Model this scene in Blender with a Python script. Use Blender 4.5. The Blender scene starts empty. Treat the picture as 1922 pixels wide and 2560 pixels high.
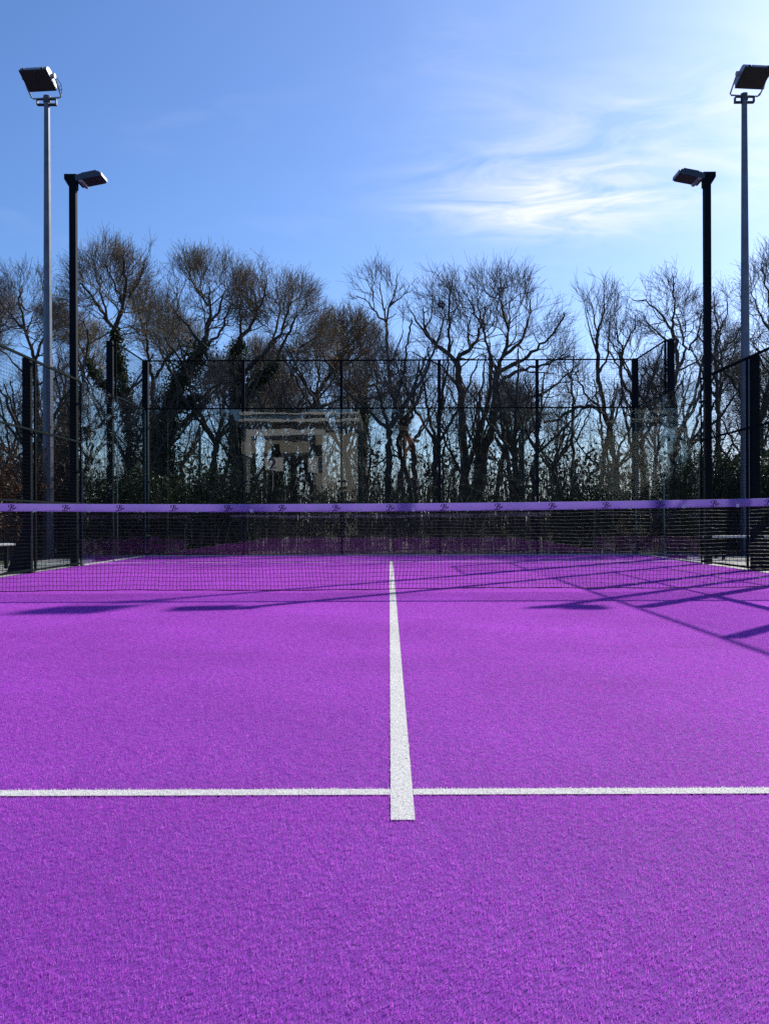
import bpy, math, random
import numpy as np
from mathutils import Matrix, Vector, Euler

R = math.radians
rng = np.random.default_rng(7)
random.seed(7)
SC = bpy.context.scene
COL = SC.collection

# ------------------------------------------------------------------ camera
F_PX, VPX, HOR, CAM_H = 2385.0, 973.0, 1301.0, 0.719
cam_d = bpy.data.cameras.new('camera')
cam = bpy.data.objects.new('camera', cam_d); COL.objects.link(cam)
cam_d.sensor_fit = 'HORIZONTAL'; cam_d.sensor_width = 36.0
cam_d.lens = 36.0 * F_PX / 1922.0
cam_d.shift_x = -(VPX - 961.0) / 1922.0
cam_d.shift_y = (HOR - 1280.0) / 1922.0
cam_d.clip_start = 0.05; cam_d.clip_end = 3000
CAM_X = -0.03
cam.matrix_world = Matrix.Translation((CAM_X, 0, CAM_H)) @ Matrix.Rotation(R(90), 4, 'X') @ Matrix.Rotation(R(-0.2), 4, 'Z')
SC.camera = cam

# ------------------------------------------------------------------ sky, sun, exposure
SUN_DX, SUN_DY = 1.02, 1.22                       # ground offset towards the sun for each metre of height
SUN_EL = math.atan(1.0 / math.hypot(SUN_DX, SUN_DY))
SUN_AZ = math.atan2(SUN_DX, SUN_DY)               # clockwise from +Y
SKY_STRENGTH = 0.113
world = bpy.data.worlds.new('World'); SC.world = world
world.use_nodes = True
wt = world.node_tree; wn, wl = wt.nodes, wt.links
wn.clear()
w_out = wn.new('ShaderNodeOutputWorld'); w_bg = wn.new('ShaderNodeBackground')
w_bg.inputs['Strength'].default_value = SKY_STRENGTH
wl.new(w_bg.outputs[0], w_out.inputs[0])
sky = wn.new('ShaderNodeTexSky'); sky.sky_type = 'NISHITA'; sky.sun_disc = False
sky.sun_elevation = SUN_EL; sky.sun_rotation = SUN_AZ
sky.altitude = 50; sky.air_density = 1.0; sky.dust_density = 1.15; sky.ozone_density = 10.0

def wmath(op, a, b=None, c=None):
    n = wn.new('ShaderNodeMath'); n.operation = op
    for i, v in enumerate((a, b, c)):
        if v is None: continue
        if isinstance(v, (int, float)): n.inputs[i].default_value = v
        else: wl.new(v, n.inputs[i])
    return n.outputs[0]
tc = wn.new('ShaderNodeTexCoord'); sep = wn.new('ShaderNodeSeparateXYZ'); wl.new(tc.outputs['Generated'], sep.inputs[0])
zz = wmath('MAXIMUM', sep.outputs[2], 0.04)
cx = wmath('DIVIDE', sep.outputs[0], zz); cy = wmath('DIVIDE', sep.outputs[1], zz)   # point where the ray meets the cloud layer
comb = wn.new('ShaderNodeCombineXYZ'); wl.new(cx, comb.inputs[0]); wl.new(cy, comb.inputs[1])
mp = wn.new('ShaderNodeMapping'); mp.inputs['Rotation'].default_value = (0, 0, R(58)); mp.inputs['Scale'].default_value = (1.0, 1.3, 1)
wl.new(comb.outputs[0], mp.inputs[0])
def wnoise(scale, detail, rough, dist):
    n = wn.new('ShaderNodeTexNoise'); n.inputs['Scale'].default_value = scale; n.inputs['Detail'].default_value = detail
    n.inputs['Roughness'].default_value = rough; n.inputs['Distortion'].default_value = dist
    wl.new(mp.outputs[0], n.inputs['Vector']); return n.outputs[0]
n_big = wnoise(1.1, 3, 0.5, 0.3); n_fine = wnoise(2.6, 8, 0.60, 0.9)
def blob(x0, y0, rx, ry, ang=0.0):
    ca, sa = math.cos(ang), math.sin(ang)
    dx = wmath('SUBTRACT', cx, x0); dy = wmath('SUBTRACT', cy, y0)
    u = wmath('ADD', wmath('MULTIPLY', dx, ca / rx), wmath('MULTIPLY', dy, sa / rx))
    v = wmath('ADD', wmath('MULTIPLY', dx, -sa / ry), wmath('MULTIPLY', dy, ca / ry))
    r2 = wmath('ADD', wmath('MULTIPLY', u, u), wmath('MULTIPLY', v, v))
    return wmath('POWER', 2.718, wmath('MULTIPLY', r2, -1.0))
wisp = wmath('MULTIPLY', wmath('SUBTRACT', n_fine, 0.36), 3.2)
wisp = wmath('MINIMUM', wmath('MAXIMUM', wisp, 0.0), 1.0)
b1 = wmath('MULTIPLY', blob(0.55, 2.98, 0.36, 0.34, 0.6), 1.25)
b2 = wmath('MULTIPLY', blob(0.75, 2.25, 0.55, 0.28, -0.6), 0.45)
b3 = wmath('MULTIPLY', blob(1.25, 2.6, 0.45, 0.5, 0.3), 0.38)
thin = wmath('MULTIPLY', wmath('MAXIMUM', wmath('SUBTRACT', n_big, 0.56), 0.0), 0.7)
dens = wmath('ADD', wmath('ADD', b1, b2), wmath('ADD', b3, thin))
cl = wmath('MULTIPLY', dens, wisp)
cl = wmath('MINIMUM', wmath('MULTIPLY', cl, 0.78), 0.80)
w_mix = wn.new('ShaderNodeMix'); w_mix.data_type = 'RGBA'
tint = wn.new('ShaderNodeMix'); tint.data_type = 'RGBA'; tint.blend_type = 'MULTIPLY'; tint.inputs[0].default_value = 1.0
wl.new(sky.outputs[0], tint.inputs[6]); tint.inputs[7].default_value = (0.97, 0.955, 1.0, 1)
wl.new(cl, w_mix.inputs[0]); wl.new(tint.outputs[2], w_mix.inputs[6])
w_mix.inputs[7].default_value = (7.9, 7.6, 8.0, 1)
wl.new(w_mix.outputs[2], w_bg.inputs['Color'])

sun_d = bpy.data.lights.new('sun', 'SUN'); sun_d.energy = 5.0; sun_d.angle = R(0.53); sun_d.color = (1.0, 0.95, 0.88)
sun = bpy.data.objects.new('sun', sun_d); COL.objects.link(sun)
sun.rotation_euler = Vector((SUN_DX, SUN_DY, 1.0)).to_track_quat('Z', 'Y').to_euler()
sun.location = (20, 24, 20)

SC.view_settings.view_transform = 'Standard'; SC.view_settings.look = 'None'
SC.view_settings.gamma = 1.0; SC.view_settings.use_curve_mapping = False
SC.view_settings.exposure = 0.5
SC.render.engine = 'CYCLES'
SC.cycles.transparent_max_bounces = 48
SC.cycles.max_bounces = 10
SC.cycles.use_denoising = False
SC.cycles.sample_clamp_indirect = 8.0

# ------------------------------------------------------------------ helpers
def P(px, py, d):
    """photo pixel -> world point at distance d"""
    return np.array([CAM_X + (px - VPX) / F_PX * d, d, CAM_H + (HOR - py) / F_PX * d])

def raw_mesh(name, verts, faces_list, uvcol=None, smooth=False):
    """verts (n,3); faces_list = list of int arrays (m,k)"""
    me = bpy.data.meshes.new(name)
    verts = np.asarray(verts, dtype=np.float32).reshape(-1, 3)
    faces_list = [np.asarray(f, dtype=np.int32) for f in faces_list if len(f)]
    me.vertices.add(len(verts)); me.vertices.foreach_set('co', verts.ravel())
    nl = sum(f.size for f in faces_list); nf = sum(len(f) for f in faces_list)
    me.loops.add(nl); me.polygons.add(nf)
    me.loops.foreach_set('vertex_index', np.concatenate([f.ravel() for f in faces_list]))
    tot = np.concatenate([np.full(len(f), f.shape[1], dtype=np.int32) for f in faces_list])
    st = np.concatenate([[0], np.cumsum(tot)[:-1]]).astype(np.int32)
    me.polygons.foreach_set('loop_start', st); me.polygons.foreach_set('loop_total', tot)
    me.polygons.foreach_set('use_smooth', np.full(nf, bool(smooth)))
    if uvcol is not None:
        a = me.attributes.new('rnd', 'FLOAT', 'POINT'); a.data.foreach_set('value', np.asarray(uvcol, dtype=np.float32))
    me.update(calc_edges=True)
    me.validate()
    return me

class MB:
    """collects simple solids into one mesh"""
    def __init__(s): s.v = []; s.f = {}; s.n = 0
    def add(s, verts, faces):
        for f in faces: s.f.setdefault(len(f), []).append([i + s.n for i in f])
        s.v.extend([tuple(p) for p in verts]); s.n += len(verts)
    def box(s, x0, x1, y0, y1, z0, z1):
        s.add([(x0,y0,z0),(x1,y0,z0),(x1,y1,z0),(x0,y1,z0),(x0,y0,z1),(x1,y0,z1),(x1,y1,z1),(x0,y1,z1)],
              [(0,3,2,1),(4,5,6,7),(0,1,5,4),(1,2,6,5),(2,3,7,6),(3,0,4,7)])
    def bbox(s, x0, x1, y0, y1, z0, z1, b):
        """box with all 12 edges chamfered by b"""
        vs = []; 
        X = (x0, x1); Y = (y0, y1); Z = (z0, z1)
        idx = {}
        for i in (0, 1):
            for j in (0, 1):
                for k in (0, 1):
                    sx, sy, sz = (1, -1)[i] * b, (1, -1)[j] * b, (1, -1)[k] * b
                    idx[i, j, k, 'x'] = len(vs); vs.append((X[i], Y[j] + sy, Z[k] + sz))
                    idx[i, j, k, 'y'] = len(vs); vs.append((X[i] + sx, Y[j], Z[k] + sz))
                    idx[i, j, k, 'z'] = len(vs); vs.append((X[i] + sx, Y[j] + sy, Z[k]))
        fs = []
        for i in (0, 1):
            q = [idx[i,0,0,'x'], idx[i,1,0,'x'], idx[i,1,1,'x'], idx[i,0,1,'x']]; fs.append(q if i else q[::-1])
            q = [idx[0,i,0,'y'], idx[0,i,1,'y'], idx[1,i,1,'y'], idx[1,i,0,'y']]; fs.append(q if i else q[::-1])
            q = [idx[0,0,i,'z'], idx[1,0,i,'z'], idx[1,1,i,'z'], idx[0,1,i,'z']]; fs.append(q if i else q[::-1])
        for i in (0, 1):
            for j in (0, 1):
                fs.append([idx[i,j,0,'x'], idx[i,j,0,'y'], idx[i,j,1,'y'], idx[i,j,1,'x']])
                fs.append([idx[i,0,j,'x'], idx[i,0,j,'z'], idx[i,1,j,'z'], idx[i,1,j,'x']])
                fs.append([idx[0,i,j,'y'], idx[0,i,j,'z'], idx[1,i,j,'z'], idx[1,i,j,'y']])
                for k in (0, 1): fs.append([idx[i,j,k,'x'], idx[i,j,k,'y'], idx[i,j,k,'z']])
        s.add(vs, fs)
    def prism(s, poly, y0, y1):
        """poly in (x,z) extruded along y"""
        n = len(poly)
        vs = [(x, y0, z) for x, z in poly] + [(x, y1, z) for x, z in poly]
        fs = [tuple(range(n)), tuple(range(2*n-1, n-1, -1))] + [(i, i+n, (i+1) % n + n, (i+1) % n) for i in range(n)]
        s.add(vs, fs)
    def tube(s, pts, r, sides=8, caps=True):
        pts = [Vector(p) for p in pts]
        if isinstance(r, (int, float)): r = [r] * len(pts)
        vs = []; fs = []
        for i, p in enumerate(pts):
            t = (pts[min(i+1, len(pts)-1)] - pts[max(i-1, 0)]).normalized()
            ref = Vector((0,0,1)) if abs(t.z) < 0.9 else Vector((1,0,0))
            u = t.cross(ref).normalized(); w = t.cross(u)
            for k in range(sides):
                a = 2 * math.pi * k / sides
                vs.append(p + (u * math.cos(a) + w * math.sin(a)) * r[i])
        for i in range(len(pts)-1):
            for k in range(sides):
                a, b = i*sides+k, i*sides+(k+1) % sides
                fs.append((a, b, b+sides, a+sides))
        if caps:
            fs.append(tuple(range(sides-1, -1, -1))); fs.append(tuple(range((len(pts)-1)*sides, len(pts)*sides)))
        s.add(vs, fs)
    def xform(s, M):
        s.v = [tuple(M @ Vector(p)) for p in s.v]; return s
    def mesh(s, name, smooth=False):
        return raw_mesh(name, np.array(s.v), [np.array(f) for f in s.f.values()], smooth=smooth)
    def obj(s, name, mat, parent=None, smooth=False):
        return mobj(name, s.mesh(name, smooth), mat, parent)

def mobj(name, me, mat, parent=None, loc=None):
    o = bpy.data.objects.new(name, me); COL.objects.link(o)
    if mat is not None and not len(me.materials): me.materials.append(mat)
    if parent is not None: o.parent = parent
    if loc is not None: o.location = loc
    return o

def tag(o, label=None, cat=None, group=None, kind=None):
    if label: o['label'] = label
    if cat: o['category'] = cat
    if group: o['group'] = group
    if kind: o['kind'] = kind
    return o

def empty(name, loc, label=None, cat=None, group=None, rz=0.0):
    o = bpy.data.objects.new(name, None); COL.objects.link(o)
    o.location = loc; o.rotation_euler = (0, 0, rz); o.empty_display_size = 0.2
    return tag(o, label, cat, group)

def copy_tree(o, parent=None):
    c = o.copy(); COL.objects.link(c); c.parent = parent
    for ch in list(o.children): copy_tree(ch, c)
    return c

# ------------------------------------------------------------------ materials
def new_mat(name):
    m = bpy.data.materials.new(name); m.use_nodes = True
    nt = m.node_tree
    return m, nt, nt.nodes, nt.links, nt.nodes['Principled BSDF']

def plain(name, col, rough=0.5, metal=0.0, vary=0.0, vscale=6.0, bump=0.0, bscale=60.0, spec=0.5, col2=None):
    m, nt, n, l, b = new_mat(name)
    b.inputs['Base Color'].default_value = (*col, 1); b.inputs['Roughness'].default_value = rough
    b.inputs['Metallic'].default_value = metal; b.inputs['Specular IOR Level'].default_value = spec
    if vary or bump:
        t = n.new('ShaderNodeTexCoord')
        if vary:
            z = n.new('ShaderNodeTexNoise'); z.inputs['Scale'].default_value = vscale; z.inputs['Detail'].default_value = 6; z.inputs['Roughness'].default_value = 0.65
            l.new(t.outputs['Object'], z.inputs['Vector'])
            r = n.new('ShaderNodeValToRGB'); r.color_ramp.elements[0].position = 0.3; r.color_ramp.elements[1].position = 0.7
            c2 = col2 or tuple(c * (1 + vary) for c in col)
            r.color_ramp.elements[0].color = (*[c * (1 - vary) for c in col], 1); r.color_ramp.elements[1].color = (*c2, 1)
            l.new(z.outputs[0], r.inputs[0]); l.new(r.outputs[0], b.inputs['Base Color'])
        if bump:
            z2 = n.new('ShaderNodeTexNoise'); z2.inputs['Scale'].default_value = bscale; z2.inputs['Detail'].default_value = 4
            l.new(t.outputs['Object'], z2.inputs['Vector'])
            bp = n.new('ShaderNodeBump'); bp.inputs['Strength'].default_value = bump; bp.inputs['Distance'].default_value = 0.01
            l.new(z2.outputs[0], bp.inputs['Height']); l.new(bp.outputs[0], b.inputs['Normal'])
    return m

def leafy(name, ramp, rough=0.4, trans=0.35, spec=0.5):
    """leaf / fibre material: colour by the per-leaf 'rnd' value, light passes through"""
    m, nt, n, l, b = new_mat(name)
    a = n.new('ShaderNodeAttribute'); a.attribute_name = 'rnd'
    r = n.new('ShaderNodeValToRGB')
    while len(r.color_ramp.elements) < len(ramp): r.color_ramp.elements.new(0.5)
    for e, (p, c) in zip(r.color_ramp.elements, ramp): e.position = p; e.color = (*c, 1)
    l.new(a.outputs['Fac'], r.inputs[0]); l.new(r.outputs[0], b.inputs['Base Color'])
    b.inputs['Roughness'].default_value = rough; b.inputs['Specular IOR Level'].default_value = spec
    tr = n.new('ShaderNodeBsdfTranslucent'); l.new(r.outputs[0], tr.inputs['Color'])
    mx = n.new('ShaderNodeMixShader'); mx.inputs[0].default_value = trans
    l.new(b.outputs[0], mx.inputs[1]); l.new(tr.outputs[0], mx.inputs[2])
    l.new(mx.outputs[0], n['Material Output'].inputs['Surface'])
    return m

M = {}
M['post'] = plain('post_paint', (0.006, 0.010, 0.013), 0.7, vary=0.25, vscale=9, bump=0.06, bscale=300, spec=0.10)
M['wire'] = plain('wire_coating', (0.005, 0.012, 0.010), 0.8, spec=0.05)
M['rail'] = plain('rail_paint', (0.005, 0.011, 0.010), 0.85, spec=0.03)
M['green_post'] = plain('green_post_paint', (0.012, 0.055, 0.038), 0.45, vary=0.25)
M['galv'] = plain('galvanised_steel', (0.13, 0.145, 0.17), 0.45, metal=0.5, vary=0.22, vscale=5, bump=0.05, bscale=120)
M['lamp_body'] = plain('lamp_housing', (0.055, 0.065, 0.085), 0.45, metal=0.3, vary=0.2)
M['lamp_light'] = plain('lamp_housing_pale', (0.36, 0.37, 0.38), 0.45, metal=0.3, vary=0.15)
M['lamp_glass'] = plain('lamp_lens', (0.055, 0.048, 0.062), 0.3, spec=0.5)
M['steel'] = plain('clamp_steel', (0.02, 0.02, 0.022), 0.35, metal=0.6)
M['bolt'] = plain('bolt_zinc', (0.5, 0.5, 0.5), 0.3, metal=0.9)
M['concrete'] = plain('concrete', (0.36, 0.345, 0.31), 0.9, vary=0.28, vscale=2.2, bump=0.3, bscale=40)
M['kerb'] = plain('kerb_concrete', (0.50, 0.49, 0.46), 0.9, vary=0.2, vscale=3, bump=0.3, bscale=50)
M['cord'] = plain('net_cord', (0.006, 0.006, 0.008), 0.6)
M['logo'] = plain('logo_ink', (0.035, 0.012, 0.10), 0.6)
M['white_paint'] = plain('white_paint', (0.72, 0.73, 0.74), 0.5, vary=0.1)
M['bench_wood'] = plain('bench_slat_paint', (0.66, 0.66, 0.67), 0.45, vary=0.12, vscale=12)
M['bark'] = plain('bark', (0.065, 0.055, 0.042), 0.95, vary=0.45, vscale=7, bump=0.9, bscale=28)
M['bark_pale'] = plain('bark_pale', (0.085, 0.075, 0.062), 0.95, vary=0.4, vscale=7, bump=0.8, bscale=28)
M['twig'] = plain('twig_bark', (0.125, 0.100, 0.076), 0.85)
M['twig_olive'] = plain('twig_bark_olive', (0.19, 0.150, 0.090), 0.85)
M['ivy'] = leafy('ivy_leaf', [(0, (0.014, 0.028, 0.010)), (0.6, (0.034, 0.058, 0.018)), (1, (0.080, 0.092, 0.026))], 0.45, 0.25, 0.3)
M['bud'] = leafy('bud_leaf', [(0, (0.11, 0.080, 0.040)), (0.6, (0.17, 0.13, 0.055)), (1, (0.24, 0.19, 0.08))], 0.6, 0.5)
M['bud_tawny'] = leafy('bud_leaf_tawny', [(0, (0.14, 0.085, 0.030)), (0.6, (0.24, 0.155, 0.05)), (1, (0.34, 0.24, 0.08))], 0.6, 0.5)
M['beech'] = leafy('beech_leaf', [(0, (0.030, 0.014, 0.008)), (0.6, (0.070, 0.032, 0.016)), (1, (0.17, 0.085, 0.045))], 0.5, 0.3, 0.3)
M['brush'] = leafy('brush_leaf', [(0, (0.014, 0.018, 0.008)), (0.5, (0.035, 0.038, 0.016)), (1, (0.085, 0.070, 0.035))], 0.6, 0.3, 0.2)
M['stem'] = plain('bramble_stem', (0.070, 0.058, 0.040), 0.8)
M['stem_pale'] = plain('dry_stem', (0.22, 0.18, 0.12), 0.8)

# glass: clear, slightly green and rippled; the mirror image comes from Fresnel reflection
def glass_mat(name, ripple, tint=(0.935, 0.965, 0.955)):
    m, nt, n, l, b = new_mat(name); n.remove(b)
    t = n.new('ShaderNodeNewGeometry'); mp = n.new('ShaderNodeMapping'); mp.inputs['Scale'].default_value = (1, 1, 2.2)
    l.new(t.outputs['Position'], mp.inputs[0])
    z = n.new('ShaderNodeTexNoise'); z.inputs['Scale'].default_value = 2.4; z.inputs['Detail'].default_value = 1.5
    l.new(mp.outputs[0], z.inputs['Vector'])
    bp = n.new('ShaderNodeBump'); bp.inputs['Strength'].default_value = 1.0; bp.inputs['Distance'].default_value = ripple
    l.new(z.outputs[0], bp.inputs['Height'])
    lw = n.new('ShaderNodeLayerWeight'); lw.inputs['Blend'].default_value = 0.5     # Schlick reflectance, same on both faces
    pw = n.new('ShaderNodeMath'); pw.operation = 'POWER'; pw.inputs[1].default_value = 5.0; l.new(lw.outputs['Facing'], pw.inputs[0])
    fr = n.new('ShaderNodeMath'); fr.operation = 'MULTIPLY_ADD'; fr.inputs[1].default_value = 0.96; fr.inputs[2].default_value = 0.040; l.new(pw.outputs[0], fr.inputs[0])
    gl = n.new('ShaderNodeBsdfGlossy'); gl.inputs['Roughness'].default_value = 0.0; gl.inputs['Color'].default_value = (0.95, 0.97, 0.96, 1)
    l.new(bp.outputs[0], gl.inputs['Normal'])
    tr = n.new('ShaderNodeBsdfTransparent'); tr.inputs['Color'].default_value = (*tint, 1)
    mx = n.new('ShaderNodeMixShader'); l.new(fr.outputs[0], mx.inputs[0]); l.new(tr.outputs[0], mx.inputs[1]); l.new(gl.outputs[0], mx.inputs[2])
    l.new(mx.outputs[0], n['Material Output'].inputs['Surface'])
    return m
M['glass'] = glass_mat('toughened_glass', 0.00028)
M['glass_side'] = glass_mat('toughened_glass_side', 0.0014)
M['glass_edge'] = plain('glass_edge', (0.16, 0.30, 0.25), 0.25)
def edge_faces(o, axis):
    o.data.materials.append(M['glass_edge'])
    for p in o.data.polygons:
        if abs(p.normal[axis]) < 0.5: p.material_index = 1

# purple turf: fibres coloured one by one, light passes through them
def turf_mat(name, c0, c1, c2, trans, rough, spec):
    m, nt, n, l, b = new_mat(name)
    a = n.new('ShaderNodeAttribute'); a.attribute_name = 'rnd'
    r = n.new('ShaderNodeValToRGB'); r.color_ramp.elements.new(0.5)
    for e, (p, c) in zip(r.color_ramp.elements, ((0, c0), (0.55, c1), (1, c2))): e.position = p; e.color = (*c, 1)
    l.new(a.outputs['Fac'], r.inputs[0])
    g = n.new('ShaderNodeNewGeometry'); z = n.new('ShaderNodeTexNoise'); z.inputs['Scale'].default_value = 0.9; z.inputs['Detail'].default_value = 5
    l.new(g.outputs['Position'], z.inputs['Vector'])
    mr = n.new('ShaderNodeMapRange'); mr.inputs[1].default_value = 0.3; mr.inputs[2].default_value = 0.7; mr.inputs[3].default_value = 0.86; mr.inputs[4].default_value = 1.10
    l.new(z.outputs[0], mr.inputs[0])
    mu = n.new('ShaderNodeMix'); mu.data_type = 'RGBA'; mu.blend_type = 'MULTIPLY'; mu.inputs[0].default_value = 1.0
    l.new(r.outputs[0], mu.inputs[6]); l.new(mr.outputs[0], mu.inputs[7])
    l.new(mu.outputs[2], b.inputs['Base Color']); b.inputs['Roughness'].default_value = rough; b.inputs['Specular IOR Level'].default_value = spec
    tr = n.new('ShaderNodeBsdfTranslucent'); l.new(mu.outputs[2], tr.inputs['Color'])
    mx = n.new('ShaderNodeMixShader'); mx.inputs[0].default_value = trans
    l.new(b.outputs[0], mx.inputs[1]); l.new(tr.outputs[0], mx.inputs[2]); l.new(mx.outputs[0], n['Material Output'].inputs['Surface'])
    return m
M['turf'] = turf_mat('purple_turf_fibre', (0.43, 0.055, 0.57), (0.60, 0.118, 0.71), (0.73, 0.24, 0.80), 0.45, 0.5, 0.12)
M['turf_white'] = turf_mat('white_turf_fibre', (0.76, 0.74, 0.68), (0.85, 0.83, 0.77), (0.90, 0.88, 0.82), 0.40, 0.5, 0.3)
M['turf_base'] = plain('turf_backing_sand', (0.14, 0.010, 0.26), 0.95, vary=0.35, vscale=120)
M['line_base'] = plain('line_backing_sand', (0.55, 0.55, 0.52), 0.95, vary=0.15, vscale=120)

# ------------------------------------------------------------------ court dimensions (y = distance from the camera)
Y_SN, Y_NET, Y_SF, Y_BACK, Y_FRONT = 2.511, 9.461, 16.411, 19.461, -0.54
LW = 0.029

# ground
def ground_mat():
    m, nt, n, l, b = new_mat('winter_ground')
    g = n.new('ShaderNodeNewGeometry')
    z = n.new('ShaderNodeTexNoise'); z.inputs['Scale'].default_value = 0.5; z.inputs['Detail'].default_value = 8; z.inputs['Roughness'].default_value = 0.7
    z2 = n.new('ShaderNodeTexNoise'); z2.inputs['Scale'].default_value = 9; z2.inputs['Detail'].default_value = 6
    l.new(g.outputs['Position'], z.inputs['Vector']); l.new(g.outputs['Position'], z2.inputs['Vector'])
    ad = n.new('ShaderNodeMath'); ad.operation = 'MULTIPLY_ADD'; ad.inputs[1].default_value = 0.6; l.new(z.outputs[0], ad.inputs[0])
    m2 = n.new('ShaderNodeMath'); m2.operation = 'MULTIPLY'; m2.inputs[1].default_value = 0.4; l.new(z2.outputs[0], m2.inputs[0]); l.new(m2.outputs[0], ad.inputs[2])
    r = n.new('ShaderNodeValToRGB'); r.color_ramp.elements.new(0.5)
    for e, (p, c) in zip(r.color_ramp.elements, ((0.35, (0.030, 0.024, 0.015)), (0.5, (0.050, 0.050, 0.022)), (0.68, (0.095, 0.080, 0.045)))): e.position = p; e.color = (*c, 1)
    l.new(ad.outputs[0], r.inputs[0]); l.new(r.outputs[0], b.inputs['Base Color']); b.inputs['Roughness'].default_value = 1.0
    bp = n.new('ShaderNodeBump'); bp.inputs['Strength'].default_value = 0.8; bp.inputs['Distance'].default_value = 0.04; l.new(z2.outputs[0], bp.inputs['Height']); l.new(bp.outputs[0], b.inputs['Normal'])
    return m
mb = MB(); mb.add([(-900,-900,-0.06),(900,-900,-0.06),(900,900,-0.06),(-900,900,-0.06)], [(0,1,2,3)])
tag(mb.obj('ground', ground_mat()), kind='structure')
# concrete plinth round the court and paths beside it
mb = MB(); mb.bbox(-5.26, 5.26, -0.8, Y_BACK + 0.28, -0.2, -0.004, 0.008)
tag(mb.obj('court_slab', M['concrete']), kind='structure')
mb = MB(); mb.add([(-5,Y_FRONT,0),(5,Y_FRONT,0),(5,Y_BACK,0),(-5,Y_BACK,0)], [(0,1,2,3)])
court = tag(mb.obj('court_surface', M['turf_base']), kind='structure')
def path(name, x0, x1, y0, y1):
    mb = MB(); mb.bbox(x0, x1, y0, y1, -0.2, -0.03, 0.008)
    o = tag(mb.obj(name, M['concrete']), kind='structure')
    L = 0.9; k = 0; y = y0
    me = None
    return o
path('path', 5.30, 7.20, 2.0, 19.2)
path('path', -6.75, -5.30, 4.0, 19.0)
for i, (x0, x1) in enumerate(((5.262, 5.298), (-5.298, -5.262))):
    pass

# ------------------------------------------------------------------ turf fibres
def blades(xs, ys, h, w, r, lean_dir, lean):
    """one fibre for each root: a bent two-piece strip. returns verts, quads, tris, rnd"""
    n = len(xs)
    a = r.uniform(0, 2*np.pi, n)                       # facing
    wx, wy = np.cos(a) * w * 0.5, np.sin(a) * w * 0.5
    hh = h * r.uniform(0.65, 1.15, n)
    la = lean_dir + r.normal(0, 0.9, n); lm = np.abs(lean * (0.6 + r.normal(0, 0.55, n)))
    lx, ly = np.cos(la) * lm * hh, np.sin(la) * lm * hh
    z0 = np.zeros(n)
    b0 = np.stack([xs - wx, ys - wy, z0], 1); b1 = np.stack([xs + wx, ys + wy, z0], 1)
    mx, my = xs + lx * 0.30, ys + ly * 0.30
    m0 = np.stack([mx - wx*0.9, my - wy*0.9, hh*0.6], 1); m1 = np.stack([mx + wx*0.9, my + wy*0.9, hh*0.6], 1)
    hz = hh * np.clip(1.0 - 0.25 * lm, 0.7, 1)
    t0 = np.stack([xs + lx - wx*0.4, ys + ly - wy*0.4, hz], 1); t1 = np.stack([xs + lx + wx*0.4, ys + ly + wy*0.4, hz], 1)
    V = np.stack([b0, b1, m0, m1, t0, t1], 1).reshape(-1, 3)
    base = np.arange(n)[:, None] * 6
    Q = np.concatenate([base + [0, 1, 3, 2], base + [2, 3, 5, 4]])
    rnd = np.repeat(np.clip(r.normal(0.5, 0.22, n), 0, 1), 6)
    return V, Q, rnd

PATCH = 0.25
lib = bpy.data.collections.new('turf_patches')
NV = 5
for k in range(NV):
    r = np.random.default_rng(100 + k)
    n = 4600
    xs = r.uniform(-PATCH/2, PATCH/2, n); ys = r.uniform(-PATCH/2, PATCH/2, n)
    # tufts lean together: a smooth random direction field, periodic over the patch
    def field(ph):
        s = np.zeros(n)
        for i in range(14):
            kx, ky = r.integers(-7, 8), r.integers(-7, 8); s += np.cos(2*np.pi*(kx*xs + ky*ys)/PATCH + r.uniform(0, 6.28))
        return s
    fx, fy = field(0), field(1)
    ld = np.arctan2(fy, fx); lean = 0.45 + 0.12 * np.hypot(fx, fy)
    V, Q, rnd = blades(xs, ys, 0.0066, 0.00090, r, ld, lean*0.95)
    tone = field(2) * 0.035
    rnd = np.clip(rnd + np.repeat(tone, 6), 0, 1)
    me = raw_mesh('turf_patch', V, [Q], rnd); me.materials.append(M['turf'])
    o = bpy.data.objects.new('turf_patch', me); lib.objects.link(o)

pts, rot, scl, idx = [], [], [], []
def tile(x0, x1, y0, y1):
    nx = max(1, round((x1-x0)/PATCH)); ny = max(1, round((y1-y0)/PATCH))
    sx, sy = (x1-x0)/nx/PATCH, (y1-y0)/ny/PATCH
    for i in range(nx):
        for j in range(ny):
            pts.append((x0 + (i+0.5)*PATCH*sx, y0 + (j+0.5)*PATCH*sy, 0.0005))
            rot.append((0, 0, random.choice((0, math.pi))))
            scl.append((sx * random.choice((-1, 1)), sy, random.uniform(0.93, 1.07))); idx.append(random.randrange(NV))
e = 0.235
tile(-5, 5, -0.54, Y_SN - e)
tile(-5, -LW, Y_SN - e, Y_SN - LW); tile(LW, 5, Y_SN - e, Y_SN - LW)
tile(-5, -LW, Y_SN + LW, Y_SF - LW); tile(LW, 5, Y_SN + LW, Y_SF - LW)
tile(-5, -LW, Y_SF + LW, Y_SF + e); tile(LW, 5, Y_SF + LW, Y_SF + e)
tile(-5, 5, Y_SF + e, Y_BACK - 0.02)
me = bpy.data.meshes.new('turf'); me.from_pydata(pts, [], [])
for nm, typ, key, dat in (('rot', 'FLOAT_VECTOR', 'vector', rot), ('scl', 'FLOAT_VECTOR', 'vector', scl), ('idx', 'INT', 'value', idx)):
    at = me.attributes.new(nm, typ, 'POINT'); at.data.foreach_set(key, np.array(dat, dtype=np.int32 if typ == 'INT' else np.float32).ravel())
turf = mobj('turf', me, M['turf'])
tag(turf, 'short bright purple artificial turf covering the padel court', 'turf', kind='stuff')
ng = bpy.data.node_groups.new('turf_scatter', 'GeometryNodeTree')
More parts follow.
